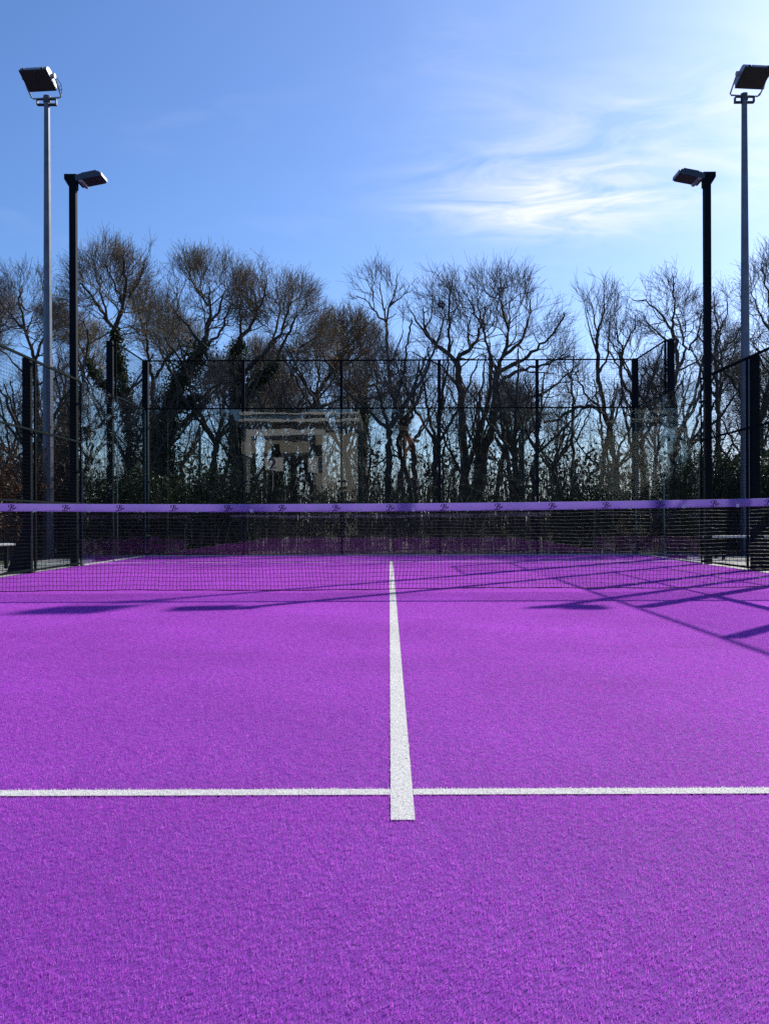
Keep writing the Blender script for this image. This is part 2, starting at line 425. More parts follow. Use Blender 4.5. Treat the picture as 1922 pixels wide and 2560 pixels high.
ng.interface.new_socket('Geometry', in_out='INPUT', socket_type='NodeSocketGeometry')
ng.interface.new_socket('Geometry', in_out='OUTPUT', socket_type='NodeSocketGeometry')
gi, go = ng.nodes.new('NodeGroupInput'), ng.nodes.new('NodeGroupOutput')
mp_ = ng.nodes.new('GeometryNodeMeshToPoints'); ng.links.new(gi.outputs[0], mp_.inputs[0])
ci = ng.nodes.new('GeometryNodeCollectionInfo'); ci.inputs[0].default_value = lib; ci.inputs['Separate Children'].default_value = True; ci.inputs['Reset Children'].default_value = True
ip = ng.nodes.new('GeometryNodeInstanceOnPoints'); ip.inputs['Pick Instance'].default_value = True
def named(nm, typ):
    a = ng.nodes.new('GeometryNodeInputNamedAttribute'); a.data_type = typ; a.inputs[0].default_value = nm; return a.outputs['Attribute']
ng.links.new(mp_.outputs[0], ip.inputs['Points']); ng.links.new(ci.outputs[0], ip.inputs['Instance'])
ng.links.new(named('idx', 'INT'), ip.inputs['Instance Index'])
e2r = ng.nodes.new('FunctionNodeEulerToRotation'); ng.links.new(named('rot', 'FLOAT_VECTOR'), e2r.inputs[0]); ng.links.new(e2r.outputs[0], ip.inputs['Rotation'])
ng.links.new(named('scl', 'FLOAT_VECTOR'), ip.inputs['Scale'])
ng.links.new(ip.outputs[0], go.inputs[0])
md = turf.modifiers.new('scatter', 'NODES'); md.node_group = ng

def line(name, x0, x1, y0, y1, label, dens=44000):
    mb = MB(); mb.add([(x0,y0,0.004),(x1,y0,0.004),(x1,y1,0.004),(x0,y1,0.004)], [(0,1,2,3)])
    o = mb.obj(name, M['line_base']); tag(o, label, 'court line', kind='structure')
    r = np.random.default_rng(int(abs(x0*100) + abs(y0*1000)))
    n = int(dens * (x1-x0) * (y1-y0))
    V, Q, rnd = blades(r.uniform(x0, x1, n), r.uniform(y0, y1, n), 0.0090, 0.0013, r, r.uniform(0, 6.28, n), 0.5)
    f = mobj('fibres', raw_mesh('fibres', V, [Q], rnd), M['turf_white'], o); f.location.z = 0.001
    tag(f, kind='stuff')
line('court_line', -LW, LW, Y_SN - e, Y_SF + e, 'white centre line running from near service line under the net to the far one')
line('court_line', -5, -LW-0.001, Y_SN - LW*0.9, Y_SN + LW*0.9, 'white service line across the near court, left of the centre line', 50000)
line('court_line', LW+0.001, 5, Y_SN - LW*0.9, Y_SN + LW*0.9, 'white service line across the near court, right of the centre line', 50000)
line('court_line', -5, -LW-0.001, Y_SF - LW*0.9, Y_SF + LW*0.9, 'white service line beyond the net, left of the centre line', 12000)
line('court_line', LW+0.001, 5, Y_SF - LW*0.9, Y_SF + LW*0.9, 'white service line beyond the net, right of the centre line', 12000)

# ------------------------------------------------------------------ tubes in bulk (wires, cords, branches)
def bulk_tubes(pts, rad, sides=3, rnd=None):
    """pts (N,k,3), rad (N,k) -> verts, quads"""
    N, k, _ = pts.shape
    t = np.empty_like(pts); t[:, 1:-1] = pts[:, 2:] - pts[:, :-2]; t[:, 0] = pts[:, 1] - pts[:, 0]; t[:, -1] = pts[:, -1] - pts[:, -2]
    t /= np.linalg.norm(t, axis=2, keepdims=True) + 1e-12
    ref = np.where(np.abs(t[..., 2:3]) < 0.9, np.array([0, 0, 1.0]), np.array([1.0, 0, 0]))
    # one reference for the whole polyline keeps the tube from twisting
    ref = np.repeat(ref[:, :1], k, axis=1) + np.array([0.013, 0.021, 0.0])
    u = np.cross(t, ref); u /= np.linalg.norm(u, axis=2, keepdims=True) + 1e-12
    w = np.cross(t, u)
    ang = 2*np.pi*np.arange(sides)/sides
    V = pts[:, :, None, :] + rad[:, :, None, None] * (u[:, :, None, :]*np.cos(ang)[None, None, :, None] + w[:, :, None, :]*np.sin(ang)[None, None, :, None])
    V = V.reshape(-1, 3)
    n0 = (np.arange(N)[:, None, None] * k + np.arange(k-1)[None, :, None]) * sides
    s0 = np.arange(sides)[None, None, :]; s1 = (np.arange(sides)+1)[None, None, :] % sides
    Q = np.stack([n0+s0, n0+s1, n0+sides+s1, n0+sides+s0], axis=3).reshape(-1, 4)
    return V, Q

def join(parts):
    Vs, Qs, off = [], [], 0
    for V, Q in parts:
        Vs.append(V); Qs.append(Q + off); off += len(V)
    return np.concatenate(Vs), np.concatenate(Qs)

def straight(A, B, r, sides=3):
    A, B = np.asarray(A, float), np.asarray(B, float)
    return bulk_tubes(np.stack([A, B], 1), np.full((len(A), 2), r), sides)

def mesh_panel(p0, p1, z0, z1, name, parent, pitch=0.05, r=0.0021, skip=None):
    """welded wire mesh between two ground points, z0..z1, as one joined part"""
    p0, p1 = np.array([*p0, 0.0]), np.array([*p1, 0.0])
    L = np.linalg.norm(p1 - p0); nv = max(2, round(L/pitch)); nh = max(2, round((z1-z0)/pitch))
    d = (p1-p0)/L; nrm = np.array([-d[1], d[0], 0]) * 0.004
    s = np.linspace(0, 1, nv+1)
    A = p0 + s[:, None]*(p1-p0); B = A.copy(); A[:, 2] = z0; B[:, 2] = z1
    zs = np.linspace(z0, z1, nh+1)
    C = np.repeat(p0[None], nh+1, 0) + nrm; D = np.repeat(p1[None], nh+1, 0) + nrm; C[:, 2] = zs; D[:, 2] = zs
    V, Q = join([straight(A, B, r), straight(C, D, r)])
    o = mobj(name, raw_mesh(name, V, [Q]), M['wire'], parent); tag(o, kind='stuff')
    return o

# ------------------------------------------------------------------ back wall of the court
bw = empty('back_wall', (0, Y_BACK, 0), 'far end wall of five glass panels under a strip of wire mesh', 'glass wall')
def bwp(mb, name, mat, parent=bw): 
    o = mb.obj(name, mat, parent); return o
def in_wall(mb): return mb.xform(Matrix.Translation((0, -Y_BACK, 0)))
g0 = None
for i in range(5):
    if g0 is None:
        mb = MB(); mb.bbox(-0.992, 0.992, -0.006, 0.006, 0.025, 2.995, 0.0015); g0 = mb.obj('glass_panel', M['glass'], bw); g = g0; edge_faces(g0, 1)
    else:
        g = g0.copy(); COL.objects.link(g)
    g.location = (-4 + 2*i, 0, 0)
posts_x = (-3, -1, 1, 3)
for x in posts_x:
    mb = MB(); mb.bbox(x-0.030, x+0.030, 0.022, 0.082, -0.02, 4.0, 0.004); p = mb.obj('post', M['post'], bw)
    for z in (0.40, 1.52, 2.62):
        mb = MB(); mb.bbox(x-0.085, x-0.018, -0.016, 0.021, z-0.022, z+0.022, 0.004); mb.bbox(x+0.018, x+0.085, -0.016, 0.021, z-0.022, z+0.022, 0.004)
        mb.box(x-0.018, x+0.018, 0.008, 0.021, z-0.016, z+0.016)
        mb.obj('clamp', M['steel'], p)
    mb = MB(); mb.bbox(x-0.05, x+0.05, 0.0221, 0.13, -0.004, 0.006, 0.002); mb.obj('base_plate', M['post'], p)
for i in range(5):
    x0, x1 = -5 + 2*i, -3 + 2*i
    mo = mesh_panel((x0+0.035, 0.03), (x1-0.035, 0.03), 3.03, 3.985, 'wire_mesh', bw)
for z, t in ((3.012, 0.013), (3.993, 0.014)):
    mb = MB(); mb.bbox(-4.96, 4.96, 0.005, 0.0215, z-t, z+t, 0.003); mb.obj('rail', M['rail'], bw)
mb = MB(); mb.bbox(-4.97, 4.97, -0.02, 0.02, -0.003, 0.022, 0.004); mb.obj('base_channel', M['kerb'], bw)

# ------------------------------------------------------------------ side walls (two glass panels at the far end, then wire mesh)
def side_wall(sx, label, x_in, y_list, lamp):
    """built facing +x at the origin, then mirrored by sx"""
    e_ = empty('side_wall', (x_in, 0, 0), label, 'side wall')
    def put(mb, name, mat, parent=e_):
        if sx < 0:
            mb.v = [(-x, y, z) for x, y, z in mb.v]
            mb.f = {k: [f[::-1] for f in fs] for k, fs in mb.f.items()}
        return mb.obj(name, mat, parent)
    Yb = Y_BACK
    for a in (Yb-2, Yb-4):
        mb = MB(); mb.bbox(-0.006, 0.006, a+0.010, a+1.990, 0.025, 2.995, 0.0015); edge_faces(put(mb, 'glass_panel', M['glass_side']), 0)
    mb = MB(); mb.bbox(-0.018, 0.05, Yb-3.99, Yb-0.03, -0.003, 0.022, 0.004); put(mb, 'base_channel', M['concrete'])
    # posts stand outside
    def post(y, h, w=0.055, lampy=False):
        mb = MB(); mb.bbox(0.075, 0.075+2*w, y-w, y+w, -0.02, h, 0.005); p = put(mb, 'post', M['post'])
        mb = MB()
        mb.prism([(0.187, 0.012), (0.187, 0.62), (0.20, 0.62), (0.42, 0.03), (0.42, 0.012)], y-0.006, y+0.006)
        put(mb, 'gusset', M['post'], p)
        mb = MB(); mb.bbox(0.05, 0.44, y-0.09, y+0.09, -0.0038, 0.0115, 0.003); put(mb, 'base_plate', M['post'], p)
        return p
    for y, h in y_list: post(y, h)
    # corner post
    mb = MB(); mb.bbox(-0.045, 0.07, Yb+0.03, Yb+0.145, -0.02, 4.02, 0.005); cp = put(mb, 'corner_post', M['post'])
    for z in (0.40, 1.52, 2.62):
        mb = MB(); mb.bbox(-0.10, -0.03, Yb-0.016, Yb+0.029, z-0.022, z+0.022, 0.004); put(mb, 'clamp', M['steel'], cp)
    for y in (Yb-2, Yb-4):
        for z in (0.40, 1.52, 2.62):
            mb = MB(); mb.bbox(-0.018, 0.0745, y-0.07, y-0.02, z-0.022, z+0.022, 0.004); put(mb, 'clamp', M['steel'])
    # mesh over the last glass panel
    def panel(ya, yb, z0, z1):
        V_ = mesh_panel((sx*0.03, ya), (sx*0.03, yb), z0, z1, 'wire_mesh', e_)
    panel(Yb-1.96, Yb-0.02, 3.03, 3.985)
    def rail(ya, yb, z, t=0.013):
        mb = MB(); mb.bbox(0.010, 0.036, ya, yb, z-t, z+t, 0.003); put(mb, 'rail', M['rail'])
    rail(Yb-1.99, Yb-0.005, 3.012); rail(Yb-1.99, Yb-0.005, 3.993)
    mb = MB(); mb.bbox(0.010, 0.050, Yb-2.02, Yb-1.992, 3.0, 4.006, 0.003); put(mb, 'frame_upright', M['rail'])
    # mesh fence, 2 m bays, 3 m high, to the net and a gate opening beyond
    ys = [Yb-4, Yb-6, Yb-8]
    for a, b in ((Yb-6, Yb-4), (Yb-8, Yb-6)):
        panel(a+0.02, b-0.03, 0.06, 2.98)
        for z in (0.04, 1.0, 2.0, 2.99): rail(a+0.012, b-0.012, z, 0.014 if z < 2.9 else 0.018)
        for yy in (a+0.012, b-0.012):
            mb = MB(); mb.bbox(0.011, 0.035, yy-0.012, yy+0.012, 0.02, 2.97, 0.003); put(mb, 'frame_upright', M['rail'])
    # gateway: mesh only above the 2 m lintel
    for a, b in ((Yb-10, Yb-8), (Yb-12, Yb-10)):
        panel(a+0.02, b-0.03, 2.06, 2.98); rail(a+0.012, b-0.012, 2.99, 0.018)
        mb = MB(); mb.bbox(0.006, 0.075, a+0.012, b-0.012, 1.98, 2.05, 0.004); put(mb, 'lintel', M['post'])
    for a, b in ((Yb-14, Yb-12), (Yb-16, Yb-14)):
        panel(a+0.02, b-0.03, 0.06, 2.98)
        for z in (0.04, 1.0, 2.0, 2.99): rail(a+0.012, b-0.012, z, 0.014 if z < 2.9 else 0.018)
    return e_
YL = [(Y_BACK-2, 4.02), (Y_BACK-6, 3.03), (Y_BACK-8, 3.03), (Y_BACK-10, 3.03), (Y_BACK-12, 3.03), (Y_BACK-14, 3.03), (Y_BACK-16, 3.03)]
sw_l = side_wall(-1, 'side wall of glass and wire mesh along the left edge of the court', -5.0, YL, True)
sw_r = side_wall(1, 'side wall of glass and wire mesh along the right edge of the court', 5.0, YL, True)

# ------------------------------------------------------------------ court lamps on 6 m posts
def court_lamp(label, x, y, sx):
    """square post with a flat lamp head reaching over the court (towards -x when sx=1)"""
    e_ = empty('court_lamp', (x, y, 0), label, 'lamp post', 'lamp posts of the padel courts')
    def put(mb, name, mat, parent=e_):
        if sx < 0:
            mb.v = [(-a, b, c) for a, b, c in mb.v]; mb.f = {k: [f[::-1] for f in fs] for k, fs in mb.f.items()}
        return mb.obj(name, mat, parent)
    mb = MB(); mb.bbox(-0.054, 0.054, -0.054, 0.054, -0.03, 6.20, 0.006); put(mb, 'post', M['post'])
    mb = MB(); mb.bbox(-0.14, 0.14, -0.14, 0.14, -0.032, -0.018, 0.003); put(mb, 'base_plate', M['post'])
    mb = MB(); mb.prism([(-0.057, 6.10), (0.057, 6.14), (0.13, 6.26), (0.13, 6.34), (-0.07, 6.34), (-0.07, 6.10)], -0.056, 0.056); put(mb, 'bracket', M['post'])
    # head: sloping slab, lens below, end cap
    hb = Matrix.Translation((-0.08, 0.02, 6.25)) @ Matrix.Rotation(R(11), 4, 'Y')
    mb = MB()
    mb.prism([(0.0, -0.055), (0.0, 0.025), (-0.08, 0.040), (-0.38, 0.030), (-0.405, 0.0), (-0.405, -0.04), (-0.38, -0.055)], -0.18, 0.18)
    h = put(mb.xform(hb), 'lamp_head', M['lamp_body'])
    mb = MB(); mb.bbox(-0.365, -0.11, -0.16, 0.16, -0.0600, -0.0556, 0.001); put(mb.xform(hb), 'lens', M['lamp_glass'], h)
    mb = MB(); mb.bbox(-0.422, -0.406, -0.17, 0.17, -0.05, 0.012, 0.004); put(mb.xform(hb), 'end_cap', M['lamp_light'], h)
    mb = MB(); mb.prism([(-0.035, -0.056), (-0.105, -0.056), (-0.095, -0.085), (-0.055, -0.085)], -0.17, 0.17); put(mb.xform(hb), 'driver_cover', M['lamp_light'], h)
    for k in range(7):
        mb = MB(); mb.bbox(-0.35, -0.10, -0.165 + k*0.054, -0.158 + k*0.054, 0.030, 0.056, 0.001); put(mb.xform(hb), 'cooling_fin', M['lamp_body'], h)
    return e_
court_lamp('dark square lamp post with flat head, standing on the left side wall', -5.133, Y_BACK-4, -1)
court_lamp('dark square lamp post with flat head, standing on the right side wall', 5.133, Y_BACK-4, 1)
court_lamp('dark lamp post of the next court, seen only by its shadow on the turf', 7.66, Y_BACK-4, -1)

# ------------------------------------------------------------------ tall floodlights
def floodlight(label, x, y, sx):
    e_ = empty('floodlight', (x, y, -0.06), label, 'floodlight', 'tall grey floodlights behind the court')
    # octagonal pole in two lengths
    mb = MB(); mb.tube([(0,0,0),(0,0,4.1)], [0.115, 0.108], 8); mb.obj('pole', M['galv'], e_)
    mb = MB(); mb.tube([(0,0,4.0995),(0,0,9.72)], [0.098, 0.062], 8); mb.obj('pole', M['galv'], e_)
    mb = MB(); mb.tube([(0,0,9.66),(0,0,9.80)], [0.078, 0.074], 10); mb.obj('cap', M['lamp_body'], e_)
    mb = MB(); mb.bbox(-0.21, 0.21, -0.05, 0.05, 9.60, 9.625, 0.004); mb.bbox(-0.21, -0.19, -0.05, 0.05, 9.6255, 9.72, 0.004); mb.bbox(0.19, 0.21, -0.05, 0.05, 9.6255, 9.72, 0.004)
    mb.bbox(-0.20, 0.20, -0.04, 0.04, 9.7205, 9.735, 0.003); mb.obj('cross_arm', M['lamp_body'], e_)
    Rz = Matrix.Translation((0, 0, 9.74)) @ Matrix.Rotation(R(-6 * sx), 4, 'Z')
    # U bracket
    mb = MB(); mb.tube([(-0.335,-0.36,0.30),(-0.335,-0.16,0.12),(-0.325,-0.03,0.03),(-0.29,0,0.012),(0.29,0,0.012),(0.325,-0.03,0.03),(0.335,-0.16,0.12),(0.335,-0.36,0.30)], 0.017, 6); mb.xform(Rz).obj('yoke', M['lamp_light'], e_)
    # housing tilted down towards -y
    Hh = Rz @ Matrix.Translation((0, -0.36, 0.30)) @ Matrix.Rotation(R(64), 4, 'X')
    prof = [(-0.10, -0.25), (-0.10, 0.25), (-0.04, 0.25), (0.005, 0.225), (0.045, 0.16), (0.055, 0.0), (0.045, -0.16), (0.005, -0.225), (-0.04, -0.25)]   # (y, z)
    n = len(prof)
    mb = MB()
    vs = [(-0.29, a, b) for a, b in prof] + [(0.29, a, b) for a, b in prof]
    mb.add(vs, [tuple(range(n-1,-1,-1)), tuple(range(n, 2*n))] + [(i, (i+1) % n, (i+1) % n + n, i+n) for i in range(n)])
    h = mb.xform(Hh).obj('housing', M['lamp_light'], e_)
    mb = MB(); mb.bbox(-0.30, 0.30, -0.125, -0.1005, -0.265, 0.265, 0.006); mb.xform(Hh).obj('bezel', M['lamp_body'], h)
    mb = MB(); mb.bbox(-0.275, 0.275, -0.129, -0.1255, -0.24, 0.24, 0.001); mb.xform(Hh).obj('lens', M['lamp_glass'], h)
    for s in (-1, 1):
        mb = MB(); mb.tube([(s*0.2905,0,0),(s*0.352,0,0)], [0.055, 0.05], 10); mb.xform(Hh).obj('pivot', M['lamp_light'], h)
        mb = MB(); mb.bbox(s*0.2-0.02, s*0.2+0.02, -0.115, -0.07, 0.266, 0.285, 0.003); mb.xform(Hh).obj('latch', M['lamp_body'], h)
    mb = MB(); pts_ = [(0.355 + 0.03*math.cos(t), -0.12, 0.16 + 0.045*math.sin(t)) for t in np.linspace(0, 6.0, 12)]
    mb.tube([(0.35, -0.3, 0.30), (0.36, -0.1, 0.24)] + pts_ + [(0.3, 0.02, 0.03)], 0.007, 5); mb.xform(Rz).obj('cable', M['lamp_body'], e_)
    return e_
D_FL = 20.2
floodlight('tall grey pole with a square floodlight behind the left side wall', P(121, 0, D_FL)[0], D_FL, 1)
fr = floodlight('tall grey pole with a square floodlight behind the right side wall', P(1864, 0, D_FL)[0], D_FL, -1)

# ------------------------------------------------------------------ the net
def net_top(x): return 0.885 + 0.0018 * (x + 1.0)**2
def net_bot(x): return 0.040 + 0.003 * x + 0.006 * np.sin(1.7 * x)
net = empty('padel_net', (0, Y_NET, 0), 'black cord net with a purple printed top band stretched across the court', 'net')
def build_net():
    r = np.random.default_rng(5)
    nx, nz = 276, 22
    X = np.linspace(-4.94, 4.94, nx); T = np.linspace(0, 1, nz)
    xx, tt = np.meshgrid(X, T, indexing='ij')
    top = net_top(xx) - 0.074; bot = net_bot(xx)
    # cords hang slack and bulge
    sway = 0.022*np.sin(2.3*xx + 1.0) + 0.014*np.sin(5.1*xx + 2) + 0.008*np.sin(11*xx)
    px = xx + sway*np.sin(np.pi*tt)*0.9 + r.normal(0, 0.0016, xx.shape)
    pz = bot + (top-bot)*(tt**0.93) + 0.004*np.sin(7*xx + 6*tt) + r.normal(0, 0.0014, xx.shape)
    py = 0.030*np.sin(np.pi*tt)*np.sin(1.3*xx + 0.6) - 0.02*(1-tt) + r.normal(0, 0.001, xx.shape)
    G = np.stack([px, py, pz], 2)
    rad = 0.0022
    # cords zigzag a little between knots
    vert = G.copy(); hor = G.transpose(1, 0, 2)
    V, Q = join([bulk_tubes(vert, np.full(vert.shape[:2], rad), 3), bulk_tubes(hor, np.full(hor.shape[:2], rad), 3)])
    o = mobj('net_mesh', raw_mesh('net_mesh', V, [Q]), M['cord'], net); tag(o, kind='stuff')
    xb = np.linspace(-4.95, 4.95, 200)
    b = np.stack([xb, np.full_like(xb, -0.02), net_bot(xb) + 0.003*np.sin(9*xb)], 1)[None]
    V, Q = bulk_tubes(b, np.full((1, 200), 0.0042), 6)
    mobj('bottom_cord', raw_mesh('bottom_cord', V, [Q], smooth=True), M['cord'], net)
    # top band: a folded strip
    xs = np.linspace(-4.95, 4.95, 560)
    zt = net_top(xs)
    prof = [(-0.0045, -0.080), (-0.0075, -0.045), (-0.0085, -0.012), (-0.006, -0.003), (0.0, 0.0), (0.006, -0.003), (0.0085, -0.012), (0.0075, -0.045), (0.0045, -0.080)]
    wav = 0.0035*np.sin(3.1*xs) + 0.002*np.sin(13*xs + 1)
    scal = 0.0025*np.abs(np.sin(np.pi*xs/0.036))
    pv = []
    for i, (a, b_) in enumerate(prof):
        k = -b_/0.08
        pv.append(np.stack([xs, a + wav*k*1.2 + (0.0016*np.sin(np.pi*xs/0.018)*k**3 if i < 4 else 0), zt + b_ + (scal if i in (0, 8) else 0)], 1))
    V = np.stack(pv, 1); n, k = V.shape[:2]
    i0 = np.arange(n-1)[:, None]*k + np.arange(k-1)[None]
    Q = np.stack([i0, i0+k, i0+k+1, i0+1], 2).reshape(-1, 4)
    m, nt, nn, l, b = new_mat('net_band_vinyl')
    tcd = nn.new('ShaderNodeTexCoord'); z = nn.new('ShaderNodeTexNoise'); z.inputs['Scale'].default_value = 2.5; z.inputs['Detail'].default_value = 4
    l.new(tcd.outputs['Object'], z.inputs['Vector'])
    rr = nn.new('ShaderNodeValToRGB'); rr.color_ramp.elements[0].position = 0.35; rr.color_ramp.elements[1].position = 0.7
    rr.color_ramp.elements[0].color = (0.42, 0.34, 0.64, 1); rr.color_ramp.elements[1].color = (0.50, 0.41, 0.70, 1)
    l.new(z.outputs[0], rr.inputs[0]); l.new(rr.outputs[0], b.inputs['Base Color']); b.inputs['Roughness'].default_value = 0.35
    tr = nn.new('ShaderNodeBsdfTranslucent'); l.new(rr.outputs[0], tr.inputs['Color'])
    mx = nn.new('ShaderNodeMixShader'); mx.inputs[0].default_value = 0.58
    l.new(b.outputs[0], mx.inputs[1]); l.new(tr.outputs[0], mx.inputs[2]); l.new(mx.outputs[0], nn['Material Output'].inputs['Surface'])
    band = mobj('top_band', raw_mesh('top_band', V.reshape(-1, 3), [Q], smooth=True), m, net)
    # printed script initial and small letters, drawn as ink strokes
    def stroke(mb, pts_, w):
        pts_ = [Vector((p[0], 0, p[1])) for p in pts_]
        fine = []
        for i in range(len(pts_)-1):
            p0, p1, p2, p3 = pts_[max(i-1,0)], pts_[i], pts_[i+1], pts_[min(i+2, len(pts_)-1)]
            for t in (0, 0.25, 0.5, 0.75):
                fine.append(0.5*((2*p1) + (p2-p0)*t + (2*p0-5*p1+4*p2-p3)*t*t + (3*p1-p0-3*p2+p3)*t**3))
        fine.append(pts_[-1]); n_ = len(fine); vs = []
        for i, p in enumerate(fine):
            t = (fine[min(i+1,n_-1)] - fine[max(i-1,0)]); t = t.normalized() if t.length else Vector((1,0,0))
            nr = Vector((-t.z, 0, t.x)); ww = w*(0.55 + 0.75*abs(t.z))*0.5
            vs += [p + nr*ww, p - nr*ww]
        mb.add(vs, [(2*i, 2*i+1, 2*i+3, 2*i+2) for i in range(n_-1)])
    mb = MB()
    S = 0.060                                   # letter height
    stroke(mb, [(x*S, y*S) for x, y in [(0.62,0.95),(0.50,0.55),(0.36,0.18),(0.18,0.02),(0.02,0.06),(0.04,0.16)]], 0.0085)
    stroke(mb, [(x*S, y*S) for x, y in [(0.30,0.62),(0.12,0.60),(0.08,0.78),(0.26,0.95),(0.55,1.0),(0.85,0.95),(0.92,0.78),(0.76,0.60),(0.52,0.54),(0.74,0.50),(0.86,0.32),(0.74,0.10),(0.50,0.02),(0.36,0.10)]], 0.0065)
    # 'est'
    stroke(mb, [(x*S, y*S) for x, y in [(0.92,0.34),(1.02,0.40),(1.00,0.46),(0.94,0.42),(0.95,0.32),(1.04,0.32)]], 0.004)
    stroke(mb, [(x*S, y*S) for x, y in [(1.06,0.32),(1.14,0.47),(1.17,0.36),(1.10,0.31)]], 0.004)
    stroke(mb, [(x*S, y*S) for x, y in [(1.30,0.62),(1.24,0.40),(1.26,0.32),(1.33,0.35)]], 0.004)
    stroke(mb, [(x*S, y*S) for x, y in [(1.20,0.48),(1.34,0.49)]], 0.0035)
    lm = mb.mesh('printed_logo')
    tb = MB(); tb.bbox(-0.016, 0.016, -0.0022, 0.0, -0.032, 0.0, 0.0008); tb.bbox(-0.004, 0.004, -0.006, -0.0023, -0.038, -0.028, 0.001)
    tm = tb.mesh('tie_tab')
    lx0, pitch = P(966, 0, Y_NET)[0], 134.9/F_PX*Y_NET
    for i in range(-9, 10):
        x = lx0 + i*pitch
        if abs(x) > 4.8: continue
        k = (0.0165+0.03)/0.08
        o = mobj('printed_logo', lm, M['logo'], band, (x, -0.0115 - 0.004, net_top(x) - 0.0705)); 
        xt = x + pitch*0.5
        if abs(xt) < 4.85: mobj('tie_tab', tm, M['white_paint'], band, (xt, -0.011, net_top(xt) - 0.048))
build_net()
for s, lab in ((-1, 'dark steel net post at the left end of the net'), (1, 'dark steel net post at the right end of the net')):
    e_ = empty('net_post', (s*4.965, Y_NET, 0), lab, 'net post')
    mb = MB(); mb.bbox(-0.012, 0.034 if s < 0 else 0.012, -0.03, 0.03, 0.0, 0.95, 0.004) if False else mb.bbox(-0.012, 0.012, -0.03, 0.03, 0.012, 0.95, 0.003)
    mb.obj('post', M['post'], e_)
    mb = MB(); mb.bbox(-0.014, 0.014, -0.06, 0.06, 0.0005, 0.0118, 0.002); mb.obj('base_plate', M['post'], e_)

# ------------------------------------------------------------------ benches beside the court
def bench(label, x, y, L, z, rz):
    e_ = empty('bench', (x, y, -0.03), label, 'bench', 'white benches beside the court', rz)
    for k in range(3):
        mb = MB(); mb.bbox(-L/2, L/2, -0.20 + k*0.137, -0.20 + k*0.137 + 0.125, z-0.035, z, 0.006); mb.obj('slat', M['bench_wood'], e_)
    for s in (-1, 1):
        mb = MB()
        xx = s*(L/2-0.25)
        mb.bbox(xx-0.025, xx+0.025, -0.19, -0.14, 0.001, z-0.072, 0.004); mb.bbox(xx-0.025, xx+0.025, 0.14, 0.19, 0.001, z-0.072, 0.004); mb.bbox(xx-0.026, xx+0.026, -0.195, 0.195, z-0.0715, z-0.0355, 0.004)
        mb.obj('leg', M['post'], e_)
    mb = MB(); mb.bbox(-L/2+0.28, L/2-0.28, -0.02, 0.02, 0.12, 0.15, 0.004); mb.obj('stretcher', M['post'], e_)
    return e_
bench('white slatted bench outside the fence to the right of the court', 6.75, 17.9, 1.7, 0.44, R(4))
bench('white slatted bench outside the fence to the left of the court', -6.35, 14.9, 1.25, 0.40, R(86))

# ------------------------------------------------------------------ chain-link boundary fence behind the court
D_CF = 22.6
cf = empty('boundary_fence', (0, D_CF, -0.06), 'green chain link fence running behind the glass end wall', 'fence')
sp = (1308-500)/2/F_PX*D_CF
xp0 = P(500, 0, D_CF)[0]
for i in range(-2, 5):
    mb = MB(); x = xp0 + i*sp; mb.tube([(x, 0, 0), (x, 0, 3.02)], 0.032, 8); mb.tube([(x, 0, 3.0201), (x, 0, 3.04)], [0.034, 0.020], 8); mb.obj('post', M['green_post'], cf)
for z in (0.15, 1.5, 2.9):
    mb = MB(); mb.tube([(xp0-2*sp, -0.036, z), (xp0+4*sp, -0.036, z)], 0.003, 5); mb.obj('tension_wire', M['wire'], cf)
xa, xb = xp0-2*sp, xp0+4*sp
s_ = np.arange(xa, xb-2.8, 0.065)
A = np.stack([s_, np.full_like(s_, -0.040), np.full_like(s_, 0.1)], 1); B = A + np.array([2.8, 0, 2.8]); C = A + np.array([2.8, 0, 0]); Dd = A + np.array([0, 0, 2.8])
V, Q = join([straight(A, B, 0.0018), straight(C, Dd, 0.0018)])
tag(mobj('chain_link', raw_mesh('chain_link', V, [Q]), M['wire'], cf), kind='stuff')

# ------------------------------------------------------------------ leaves
def leaves(c, size, r, up=0.3, aspect=0.6):
    n = len(c)
    a = r.normal(0, 1, (n, 3)); a[:, 2] -= up; a /= np.linalg.norm(a, axis=1, keepdims=True)
    b = np.cross(a, r.normal(0, 1, (n, 3))); b /= np.linalg.norm(b, axis=1, keepdims=True)
    nn = np.cross(a, b)
    s = (size * r.uniform(0.6, 1.3, n))[:, None]
    p0 = c; p1 = c + a*s*0.5 + b*s*aspect*0.5 + nn*s*0.10; p2 = c + a*s; p3 = c + a*s*0.5 - b*s*aspect*0.5 + nn*s*0.10
    V = np.stack([p0, p1, p2, p3], 1).reshape(-1, 3)
    Q = np.arange(n)[:, None]*4
    T = np.concatenate([Q + [0, 1, 2], Q + [0, 2, 3]])
    return V, T, np.repeat(np.clip(r.normal(0.5, 0.25, n), 0, 1), 4)

# ------------------------------------------------------------------ trees
def Z1(x, y): return (x/2.373, 560 + y/2.373)
def Z2(x, y): return (600 + x/2.373, 640 + y/2.373)
def Z3(x, y): return (1222 + x/2.373, 600 + y/2.373)

def resample(pl, rad0, rad1, r, wob, step):
    """world polyline -> finer, gnarled polyline"""
    pl = np.array(pl); seg = np.linalg.norm(np.diff(pl, axis=0), axis=1); L = np.concatenate([[0], np.cumsum(seg)])
    n = max(4, int(L[-1]/step) + 1)
    s = np.linspace(0, L[-1], n)
    q = np.stack([np.interp(s, L, pl[:, i]) for i in range(3)], 1)
    for _ in range(2): q[1:-1] = 0.25*q[:-2] + 0.5*q[1:-1] + 0.25*q[2:]
    q[1:-1] += r.normal(0, wob, (n-2, 3)); q[:, 1] += np.cumsum(r.normal(0, wob*0.5, n))*0.5
    return q, np.linspace(rad0, rad1, n)

